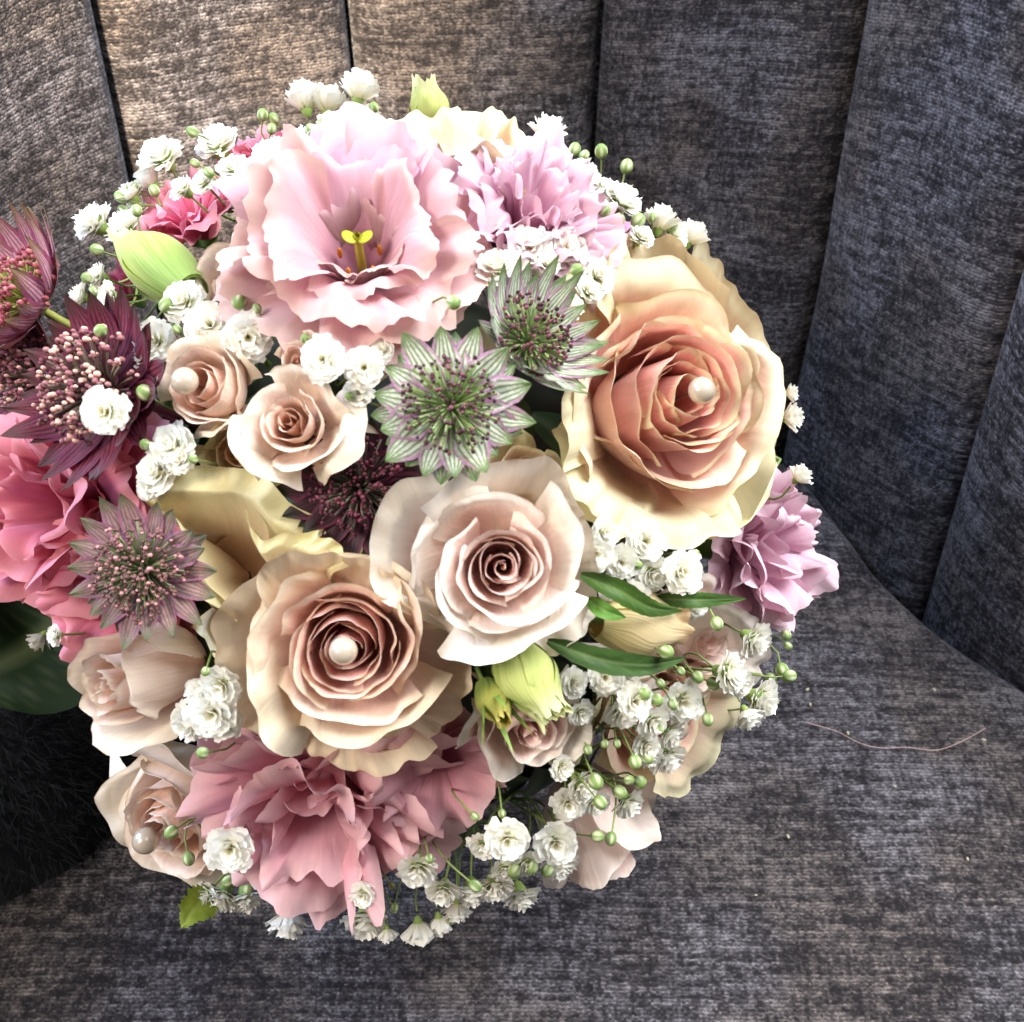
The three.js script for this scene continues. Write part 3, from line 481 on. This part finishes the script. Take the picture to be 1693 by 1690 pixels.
const lowRight = rose({ px: 1120, py: 1205, rpx: 150, lift: 0.006, axis: [0.6, -0.35, 0.8], pal: ROSE.peach, n: 18, seed: 31, eye: 0.14, curl: 0.12, label: 'peach rose with pearl at lower right behind white baby\u2019s breath' });
rose({ px: 1022, py: 1452, rpx: 112, lift: 0.010, axis: [0.45, -1.0, 0.1], pal: ROSE.pale, n: 11, seed: 33, eye: 0.2, deep: 1.7, curl: 0.12, outer: 0.5, label: 'dusty pink rose hanging down at the bottom right, seen from its side' });
const sideRose = rose({ px: 1190, py: 1065, rpx: 118, lift: 0.004, axis: [0.7, -0.1, 0.8], pal: ROSE.pale, n: 13, seed: 35, eye: 0.1, deep: 1.2, curl: 0.12, label: 'pale peach rose below the lilac pink flower on the right edge' });
rose({ px: 392, py: 748, rpx: 72, lift: 0.010, axis: [0.1, -0.1, 1], pal: ROSE.cream, n: 9, seed: 39, eye: 0.2, deep: 1.2, curl: 0.15, label: 'greenish cream rose petals wedged between the two small apricot roses' });
rose({ px: 885, py: 775, rpx: 88, lift: 0.010, axis: [0.5, 0.5, 0.9], pal: ROSE.cream, n: 8, seed: 37, eye: 0.3, deep: 1.2, curl: 0.2, label: 'cream petalled rose squeezed between green masterwort and largest rose' });

{
  const P = ROSE.peach;
  patchPetal(topRose.g, { base: [770, 300, 0.002], pal: P, seed: 51, cup: 0.004, rim: [[640, 196, 0.022], [690, 178, 0.024], [745, 184, 0.024], [800, 174, 0.024], [835, 200, 0.024]] });
  patchPetal(topRose.g, { base: [790, 300, 0.002], pal: P, seed: 52, cup: 0.004, rim: [[790, 182, 0.022], [835, 190, 0.022], [872, 226, 0.022], [908, 262, 0.022], [893, 292, 0.022]] });
  patchPetal(topRose.g, { base: [780, 320, 0.006], pal: P, seed: 53, cup: 0.004, rim: [[680, 235, 0.032], [740, 226, 0.034], [800, 236, 0.034], [850, 262, 0.032], [872, 300, 0.030]] });
  patchPetal(sideRose.g, { base: [1150, 1085, -0.004], pal: ROSE.pale, seed: 54, cup: 0.006, rim: [[1128, 1018, 0.018], [1195, 1000, 0.018], [1258, 1036, 0.014], [1282, 1088, 0.010], [1252, 1142, 0.010]] });
  patchPetal(lowRight.g, { base: [1100, 1200, -0.002], pal: P, seed: 55, cup: 0.006, rim: [[1180, 1142, 0.014], [1230, 1152, 0.012], [1216, 1212, 0.012], [1192, 1262, 0.012], [1142, 1312, 0.012], [1088, 1302, 0.014]] });
}
pearl(big, 23, 'white pearl in the heart of the largest peach rose', 0.02, 0.0, -0.03);
pearl(dusky, 24, 'white pearl in the centre of the dusky peach rose', 0, 0, -0.06);
pearl(pearled, 23, 'white pearl sitting on the small apricot rose at upper left', -0.12, 0, 0.05);
pearl(shaded, 22, 'dim pearl in the shaded rose at the bottom left', -0.06, -0.03, 0.02);
pearl(lowRight, 19, 'pearl half hidden by white florets at the lower right', 0, 0, 0.0);

// lisianthus
const OPEN = [
  { n: 6, hw: 1.75, r0: 0.05, r1: 1.02, h0: -0.55, h1: -0.10, ruf: 0.12, freq: 5, bend: -0.06, fold: 0.05 },
  { n: 5, hw: 1.85, r0: 0.05, r1: 0.84, h0: -0.55, h1: 0.14, ruf: 0.13, freq: 5, start: 0.5, fold: 0.06 },
  { n: 4, hw: 1.8, r0: 0.10, r1: 0.58, h0: -0.55, h1: 0.22, ruf: 0.11, freq: 4.5, start: 0.2, fold: 0.12 },
  { n: 4, hw: 1.7, r0: 0.14, r1: 0.36, h0: -0.60, h1: 0.00, ruf: 0.06, freq: 4.0, start: 0.9, fold: 0.05, dark: '#5e3428' },
];
const LOOSE = [
  { n: 6, hw: 1.85, r0: 0.05, r1: 1.0, h0: -0.55, h1: -0.05, ruf: 0.15, freq: 4.5, bend: -0.14, fold: 0.06, fringe: 0.05 },
  { n: 6, hw: 1.8, r0: 0.05, r1: 0.82, h0: -0.5, h1: 0.20, ruf: 0.18, freq: 4.5, start: 0.4, fold: -0.06, fringe: 0.05 },
  { n: 5, hw: 1.8, r0: 0.04, r1: 0.60, h0: -0.5, h1: 0.32, ruf: 0.20, freq: 4.5, start: 0.9, fold: 0.08, fringe: 0.05 },
  { n: 4, hw: 1.6, r0: 0.03, r1: 0.34, h0: -0.5, h1: 0.38, ruf: 0.18, freq: 4.5, start: 1.5, fold: -0.06, fringe: 0.05 },
];
const FULL = [
  { n: 9, hw: 1.5, r0: 0.05, r1: 1.0, h0: -0.5, h1: 0.0, ruf: 0.15, freq: 6, bend: -0.12, fringe: 0.07 },
  { n: 9, hw: 1.4, r0: 0.05, r1: 0.82, h0: -0.5, h1: 0.22, ruf: 0.16, freq: 6, start: 0.3, fringe: 0.07 },
  { n: 8, hw: 1.4, r0: 0.03, r1: 0.58, h0: -0.5, h1: 0.34, ruf: 0.17, freq: 6, start: 0.7, fringe: 0.07 },
  { n: 7, hw: 1.3, r0: 0.02, r1: 0.32, h0: -0.5, h1: 0.42, ruf: 0.16, freq: 6, start: 1.3, fringe: 0.07 },
];
{
  const { g, R } = lisianthus({ px: 590, py: 395, rpx: 222, lift: 0.024, axis: [0.03, 0.38, 1], seed: 41, pal: 'palepink', mauveTop: true, layers: OPEN, label: 'big open frilled pale pink lisianthus with yellow green stigma' });
  const y = col('#aab52c'), o = col('#d58a2a');
  for (const s of [-1, 1]) { const e = tinted(new THREE.SphereGeometry(0.060 * R, 20, 14), y); e.scale(1, 1.1, 0.28); e.rotateY(-s * 0.5); e.rotateZ(-s * 0.5); e.translate(s * 0.06 * R, 0.03 * R, -0.02 * R); part('stigma', e, M.green, g); }
  part('style', tube([V(0, 0, -0.45 * R), V(0, 0.02 * R, -0.2 * R), V(0, 0.04 * R, 0)], 0.04 * R, 0.03 * R, 6, 7, col('#a8a038')), M.stem, g);
  for (let i = 0; i < 5; i++) { const a = i * 1.2566 + 0.4, e = tinted(new THREE.SphereGeometry(0.034 * R, 10, 8), o); e.scale(0.6, 0.6, 2.0); e.translate(0.16 * R * Math.cos(a), 0.16 * R * Math.sin(a), -0.24 * R); part('anther', e, M.stem, g); }
}
lisianthus({ px: 875, py: 365, rpx: 158, lift: 0.016, axis: [0.35, 0.5, 0.9], seed: 43, pal: 'lilac', layers: FULL, label: 'densely frilled lilac pink lisianthus at upper right of the big open one' });
lisianthus({ px: 318, py: 362, rpx: 92, lift: 0.008, axis: [-0.3, 0.5, 0.8], seed: 45, pal: 'hot', layers: LOOSE.slice(1), label: 'hot pink half open lisianthus above the lime bud at upper left' });
lisianthus({ px: 440, py: 265, rpx: 72, lift: -0.002, axis: [-0.2, 0.8, 0.6], seed: 46, pal: 'hot', layers: LOOSE.slice(1), label: 'bright pink petals peeping out behind the top left of the big flower' });
lisianthus({ px: 110, py: 840, rpx: 195, lift: 0.006, axis: [-0.45, 0.0, 0.9], seed: 47, pal: 'coral', layers: LOOSE, label: 'large coral pink ruffled lisianthus at the left edge' });
lisianthus({ px: 195, py: 985, rpx: 140, lift: -0.002, axis: [-0.4, -0.25, 0.9], seed: 48, pal: 'coral', layers: LOOSE.slice(0, 3), label: 'deep coral lisianthus under the dusky masterwort at lower left' });
lisianthus({ px: 522, py: 1328, rpx: 218, lift: 0.002, axis: [-0.05, -0.55, 0.9], seed: 49, pal: 'rosy', layers: LOOSE, label: 'rosy pink ruffled lisianthus along the bottom below the dusky rose' });
lisianthus({ px: 725, py: 1270, rpx: 118, lift: 0.000, axis: [0.1, -0.5, 0.9], seed: 50, pal: 'rosy', layers: LOOSE.slice(0, 2), label: 'mauve pink shaded lisianthus between dusky rose and small blush rose' });
lisianthus({ px: 1265, py: 905, rpx: 145, lift: -0.004, axis: [0.75, 0.05, 0.65], seed: 51, pal: 'lilac', layers: LOOSE, label: 'lilac pink ruffled lisianthus sticking out on the right below largest rose' });
lisianthus({ px: 200, py: 480, rpx: 64, lift: -0.002, axis: [-0.4, 0.3, 0.9], seed: 52, pal: 'hot', layers: LOOSE.slice(2), label: 'small pink flower behind the lime bud beside the wine masterwort' });
lisianthus({ px: 980, py: 440, rpx: 100, lift: -0.004, axis: [0.4, 0.4, 0.9], seed: 53, pal: 'purple', layers: LOOSE.slice(1, 3), label: 'purple pink flower almost hidden behind the top of the largest rose' });
lisianthus({ px: 500, py: 520, rpx: 70, lift: 0.002, axis: [0.0, -0.1, 1], seed: 54, pal: 'purple', layers: LOOSE.slice(2), label: 'mauve flower in shade just below the big frilled pink flower' });

// masterworts
masterwort({ px: 745, py: 672, rpx: 136, lift: 0.044, axis: [0.04, 0.06, 1], kind: 'green', n: 14, seed: 61, roll: 0.3, label: 'white and green star shaped masterwort in the middle of the bouquet' });
masterwort({ px: 872, py: 565, rpx: 125, lift: 0.026, axis: [0.5, 0.35, 0.75], kind: 'green', seed: 62, cup: 0.45, label: 'green masterwort seen sideways, left of the largest rose', pale: 0.4 });
masterwort({ px: 596, py: 806, rpx: 132, lift: 0.010, axis: [-0.02, 0.0, 1], kind: 'maroon', seed: 63, label: 'dark maroon masterwort under the white and green star' });
masterwort({ px: 176, py: 648, rpx: 162, lift: 0.022, axis: [-0.40, 0.10, 0.9], kind: 'wine', cup: 0.3, seed: 64, pale: 0.45, tall: 0.5, label: 'dark wine masterwort with pale stamens under a single white floret' });
masterwort({ px: 50, py: 500, rpx: 145, lift: 0.014, axis: [-0.5, 0.35, 0.7], kind: 'pink', seed: 65, cup: 0.5, pale: 0.3, label: 'pink and olive masterwort cut by the left edge' });
masterwort({ px: 62, py: 628, rpx: 130, lift: 0.006, axis: [-0.6, 0.0, 0.75], kind: 'wine', seed: 67, cup: 0.3, label: 'reddish wine masterwort at the left edge above the coral flower' });
masterwort({ px: 236, py: 942, rpx: 128, lift: 0.024, axis: [-0.1, -0.05, 1], kind: 'dusk', seed: 66, label: 'dusky green and mauve masterwort in front of the coral flowers' });

// green buds and leaves
twistBud('big lime green twisted bud at the upper left', [318, 482, 0.016], [196, 392, 0.024], 44, { seed: 71, sepals: 0, c0: '#9cbc5a', c1: '#d3e07c', close: 0.34 });
twistBud('lime green bud hanging down from the pale blush rose', [832, 1062, 0.014], [922, 1192, 0.036], 42, { seed: 72, c0: '#a8c460', c1: '#dbe68c', close: 0.5, sepals: 5, sepal: 0.3, spread: 0.1 });
twistBud('small olive bud with thin curling sepals beside the lime one', [800, 1130, 0.020], [835, 1195, 0.034], 24, { seed: 73, c0: '#6d8a3c', c1: '#a8a848', c2: '#c8b860', sepal: 1.2, sepals: 6, spread: 0.9 });
twistBud('pale lime bud tip standing up at the very top', [722, 225, 0.000], [697, 124, 0.008], 26, { seed: 74, c2: '#f2f5d0', close: 0.6 });
twistBud('cream rosebud between green leaves pointing right', [985, 1025, 0.018], [1120, 1035, 0.022], 46, { seed: 75, c0: '#d9c88a', c1: '#f0deb0', c2: '#f3cfa2', close: 0.6, twist: 0.5, flare: 0.3, sepals: 0 });
leafThing('dark green pointed leaf along the top of the cream rosebud', [[960, 950, 0.026], [1020, 975, 0.034], [1075, 1005, 0.034], [1130, 1010, 0.03]], 19, { seed: 1, c0: '#2c4719', c1: '#4d7028', serr: 0.12 });
leafThing('slim green leaf pointing right over the lilac pink flower', [[1080, 990, 0.02], [1150, 992, 0.03], [1235, 990, 0.03]], 14, { seed: 2, c0: '#2c4719', c1: '#476a26', serr: 0.12 });
leafThing('dark green leaf under the cream rosebud', [[905, 1060, 0.024], [990, 1090, 0.034], [1070, 1100, 0.034], [1135, 1088, 0.03]], 21, { seed: 3, c0: '#263f17', c1: '#3f5f26', serr: 0.12 });
leafThing('small green leaf left of the cream rosebud', [[970, 990, 0.026], [1000, 1010, 0.034], [1035, 1022, 0.034]], 14, { seed: 4, c0: '#3f6a25', c1: '#6a9a3c' });
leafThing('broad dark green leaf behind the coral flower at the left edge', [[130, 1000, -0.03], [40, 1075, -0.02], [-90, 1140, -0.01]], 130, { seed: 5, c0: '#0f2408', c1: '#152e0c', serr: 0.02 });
leafThing('lime leaf tip poking out under the bottom left rose', [[360, 1470, -0.01], [325, 1500, -0.002], [300, 1535, 0.004]], 30, { seed: 6, c0: '#6a7a20', c1: '#8c9a30', serr: 0.4 });

// baby's breath
const S = sprig;
S('pair of fluffy white florets at the top left with green buds', [330, 330], [[265, 255, 40], [357, 235, 40], [385, 275, 28], [300, 310, 26], [335, 300, 22], [250, 300, 26, -0.6, 0.5], [440, 250, 26]], [[318, 218, 11], [322, 270, 9], [345, 285, 10], [219, 312, 12], [200, 325, 12], [226, 348, 11], [255, 315, 11]]);
S('white florets crowning the top edge of the bouquet', [560, 260], [[505, 172, 36, -0.2, 0.9], [540, 175, 34, 0, 0.9], [592, 155, 36, 0.2, 0.9], [545, 200, 24], [490, 232, 30, -0.5, 0.4], [605, 185, 24], [455, 240, 22]], [[434, 190, 11], [452, 196, 11], [449, 213, 10], [532, 207, 11], [618, 178, 10], [515, 215, 12]]);
S('white florets left of the lime bud', [230, 420], [[152, 365, 38, -0.4, 0.35], [205, 372, 36], [225, 345, 24], [160, 455, 24, -0.6, 0.2], [178, 490, 26, -0.5, -0.1], [130, 490, 24, -0.6, 0.1], [215, 545, 18], [215, 318, 26]], [[160, 413, 12], [145, 460, 12], [155, 482, 10], [166, 548, 14], [205, 350, 12]]);
S('white florets between lime bud and pearl rose', [310, 540], [[302, 497, 38], [347, 537, 44, 0.1, 0.1], [255, 565, 40], [410, 558, 42, 0.2, -0.2], [240, 590, 28]], [[275, 505, 15], [396, 500, 15], [425, 510, 9], [293, 545, 9], [240, 650, 16]]);
S('single round white floret on the wine masterwort', [200, 740], [[172, 681, 42, -0.1, 0.0, 0.042]], [[166, 547, 13, 0.036]]);
S('cream white florets under the small pearl rose', [270, 790], [[285, 738, 42], [258, 778, 38], [300, 760, 26], [245, 805, 24]], [[240, 735, 11], [320, 760, 9]]);
S('open white florets under the big frilled flower', [560, 640], [[533, 594, 40, 0.0, 0.05, 0.034], [602, 608, 36, 0.1, -0.1, 0.03], [592, 648, 26], [630, 580, 22]], [[578, 655, 9], [505, 560, 10], [655, 630, 9], [750, 500, 15, 0.034]]);
S('white florets with green buds at the top right', [950, 340], [[905, 224, 34, 0.2, 0.7], [963, 290, 38, 0.25, 0.4], [1030, 330, 38, 0.4, 0.4], [915, 300, 24], [1000, 310, 24], [930, 275, 18]], [[950, 247, 12], [994, 250, 13], [1036, 275, 13], [921, 265, 14], [966, 257, 10], [938, 308, 12], [965, 330, 13], [1022, 365, 13], [1055, 365, 14], [1000, 350, 11], [970, 318, 11]]);
S('white florets peeping over the top of the largest rose', [1080, 440], [[1090, 372, 32, 0.2, 0.9], [1140, 395, 30, 0.4, 0.85], [1115, 385, 26], [1062, 390, 24]], [[1110, 372, 13], [1078, 360, 9]]);
S('white florets between lilac flower and sideways masterwort', [900, 480], [[875, 412, 42, 0, 0.1], [935, 412, 40, 0.1, 0.2], [820, 440, 38], [990, 455, 32], [940, 503, 28, 0.3, 0.3], [850, 440, 26], [905, 435, 24], [975, 480, 26]], [[953, 447, 14], [940, 462, 10], [930, 487, 12], [905, 475, 12], [915, 495, 10]]);
S('white florets between blush rose and largest rose', [1030, 960], [[985, 915, 32], [1028, 930, 30], [1068, 895, 36], [1000, 880, 26], [1080, 950, 30], [1130, 945, 38, 0.2, 0.05, 0.03], [1050, 985, 26], [1010, 975, 22], [1150, 1000, 24]], [[1055, 935, 9], [1150, 915, 8]]);
S('white floret showing on the right edge beside the largest rose', [1290, 760], [[1302, 690, 26, 0.7, 0.1], [1320, 790, 22, 0.5, 0.6], [1304, 650, 16, 0.7, 0.1]], []);
S('white florets and green buds at the right below the lilac flower', [1180, 1130], [[1250, 1060, 34, 0.5, -0.3], [1210, 1112, 36, 0.55, 0.0, 0.03], [1262, 1158, 38, 0.55, -0.2], [1235, 1180, 26, 0.3, -0.6], [1225, 1130, 26]], [[1185, 1031, 13, 0.036], [1188, 1110, 13], [1180, 1130, 13], [1153, 1120, 12], [1300, 1050, 10, 0.012], [1303, 1068, 8, 0.012], [1293, 1108, 13, 0.012], [1305, 1118, 13, 0.012], [1275, 1122, 11, 0.012], [1102, 1078, 14, 0.036], [1280, 1160, 9]]);
S('loose white florets with many buds at lower right', [1000, 1180], [[1130, 1160, 38], [1050, 1160, 32, 0.2, 0.1, 0.034], [1030, 1180, 32], [1000, 1120, 32], [950, 1130, 26], [1080, 1195, 30], [1110, 1215, 28, 0.5, -0.4], [960, 1180, 24], [1040, 1110, 26], [1070, 1235, 26]], [[1065, 1148, 13, 0.036], [1086, 1158, 13, 0.036], [1112, 1165, 10], [1170, 1190, 12, 0.03], [1090, 1205, 10], [1125, 1110, 9], [1092, 1130, 9], [1020, 1230, 8], [1055, 1105, 8]]);
S('white florets and striped buds along the lower right edge', [960, 1290], [[1105, 1255, 34, 0.4, -0.5], [1040, 1330, 30, 0.4, -0.4], [965, 1300, 34], [1075, 1250, 26], [940, 1330, 30], [985, 1330, 26], [930, 1270, 22]], [[985, 1293, 15, 0.034], [1050, 1260, 13, 0.034], [1070, 1253, 12], [1058, 1293, 13], [992, 1327, 13, 0.036], [988, 1383, 12, 0.03], [1010, 1387, 12, 0.03], [1040, 1290, 10], [972, 1240, 9], [1000, 1230, 8], [1025, 1310, 14]]);
S('two open white florets low on the bouquet front', [840, 1320], [[838, 1390, 38, 0.05, -0.1, 0.034], [918, 1396, 38, 0.1, -0.15, 0.03], [925, 1432, 34, 0.2, -0.6], [800, 1400, 28], [870, 1430, 26]], [[905, 1440, 12], [850, 1440, 13], [880, 1435, 12], [785, 1350, 9], [830, 1345, 8]]);
S('row of white florets hanging at the bottom edge', [760, 1400], [[690, 1440, 36], [732, 1475, 30, -0.1, -0.4], [778, 1478, 32, 0, -0.6], [818, 1468, 34, 0.1, -0.5], [862, 1485, 32, 0.2, -0.6], [692, 1532, 30, 0.1, -1.0, 0.016], [726, 1522, 24, 0.2, -1.0, 0.014], [755, 1500, 24, 0, -0.8], [835, 1440, 24]], [[786, 1465, 12, 0.034], [652, 1500, 8], [745, 1520, 10], [850, 1445, 11], [710, 1420, 9], [760, 1512, 9]]);
S('white florets hanging below the rosy lisianthus', [590, 1440], [[598, 1480, 24, -0.05, -0.1, 0.026], [604, 1525, 40, 0, -0.5, 0.014], [475, 1517, 34, 0, -0.7, -0.004], [640, 1540, 18, 0.1, -0.9]], [[652, 1503, 8, 0.02], [648, 1465, 7, 0.02]]);
S('dim white florets beside the bottom left pearl rose', [380, 1430], [[380, 1405, 42, 0.1, 0, 0.026], [365, 1485, 34, -0.2, -0.5], [405, 1490, 30, 0.2, -0.6], [340, 1480, 24], [430, 1450, 26], [450, 1470, 26], [500, 1470, 26]], [[312, 1420, 12, 0.026], [283, 1376, 13, 0.026], [378, 1457, 12], [410, 1470, 10]]);
S('yellowish dried looking white floret cluster left of the dusky rose', [360, 1170], [[350, 1180, 46, 0, -0.1, 0.024], [312, 1195, 36, -0.3, -0.2], [365, 1135, 36], [330, 1150, 30], [375, 1195, 28]], [[340, 1110, 9], [335, 1245, 12, 0.03]]);
S('tiny pale floret at the left edge under the coral flower', [90, 1020], [[68, 1055, 24, -0.4, -0.6, 0.0], [90, 1050, 18]], []);

// ---------------------------------------------------------------- small things on the seat
{
  const g = thing('hair', 'single curved reddish hair lying on the seat right of the bouquet', 'hair');
  const onSeat = (px, py) => { const d = at(px, py, 1).sub(EYE), t = (0.012 - EYE.y) / d.y; return EYE.clone().addScaledVector(d, t); };
  const pts = [[1335, 1195], [1385, 1210], [1420, 1228], [1450, 1236], [1500, 1236], [1550, 1240], [1590, 1226], [1630, 1204]].map(([x, y]) => onSeat(x, y)); g.position.copy(pts[0]);
  part('strand', tube(pts.map((p) => p.clone().sub(pts[0])), 0.00022, 0.00016, 60, 5), new THREE.MeshStandardMaterial({ name: 'hair_red', color: new THREE.Color().setRGB(0.5, 0.33, 0.30), roughness: 0.4 }), g);
}
{                                                        // dark fluffy mound added to turn the left of the seat black
  const g = thing('dark_mound', 'dark navy fluffy mound added to make the seat black left of the bouquet', 'dark_mound'), q = rng(5), c = V(-0.272, 0.0, -0.345); g.position.copy(c);
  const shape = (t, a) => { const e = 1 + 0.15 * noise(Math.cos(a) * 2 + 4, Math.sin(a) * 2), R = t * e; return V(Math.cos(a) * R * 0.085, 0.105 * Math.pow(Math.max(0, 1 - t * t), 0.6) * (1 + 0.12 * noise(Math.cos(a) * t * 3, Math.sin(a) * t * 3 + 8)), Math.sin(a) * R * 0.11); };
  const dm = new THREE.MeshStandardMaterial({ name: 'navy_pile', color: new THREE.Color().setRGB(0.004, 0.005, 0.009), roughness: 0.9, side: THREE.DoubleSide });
  part('mound_base', sheet(40, 20, (u, v, p) => { p.copy(shape(v, u * Math.PI)); }), dm, g);
  const hair = [], nrm = V(0, 0, 0);
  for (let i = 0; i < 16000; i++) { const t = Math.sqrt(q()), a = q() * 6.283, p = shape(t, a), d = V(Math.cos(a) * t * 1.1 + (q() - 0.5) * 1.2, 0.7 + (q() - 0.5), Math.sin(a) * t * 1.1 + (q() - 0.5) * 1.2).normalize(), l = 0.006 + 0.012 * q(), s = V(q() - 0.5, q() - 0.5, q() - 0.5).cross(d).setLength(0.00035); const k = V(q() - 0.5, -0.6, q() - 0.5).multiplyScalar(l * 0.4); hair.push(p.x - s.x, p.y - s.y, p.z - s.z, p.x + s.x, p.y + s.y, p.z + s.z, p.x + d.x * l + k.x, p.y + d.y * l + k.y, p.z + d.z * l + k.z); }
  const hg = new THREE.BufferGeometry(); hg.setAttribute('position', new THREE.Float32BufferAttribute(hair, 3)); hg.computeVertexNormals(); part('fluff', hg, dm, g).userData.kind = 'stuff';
}
{                                                        // specks of lint
  const g = thing('lint', 'tiny pale specks of lint scattered on the seat at right', 'lint'), q = rng(9), bits = []; g.userData.kind = 'stuff';
  for (const [px, py] of [[1545, 1140], [1340, 1165], [1335, 1140], [1627, 1223], [1303, 1383], [1402, 1212], [1480, 1300], [1250, 1480], [1600, 1420]]) { const d = at(px, py, 1).sub(EYE), p = EYE.clone().addScaledVector(d, (0.0115 - EYE.y) / d.y), e = new THREE.IcosahedronGeometry(0.0005 + 0.0004 * q(), 1); e.scale(1.6, 0.7, 0.8); e.rotateY(q() * 3); e.translate(p.x, p.y, p.z); bits.push(e); }
  part('speck', mergeGeometries(bits), new THREE.MeshStandardMaterial({ name: 'lint_fluff', color: new THREE.Color().setRGB(0.45, 0.42, 0.30), roughness: 1 }), g).userData.kind = 'stuff';
}
renderer.render(scene, camera);
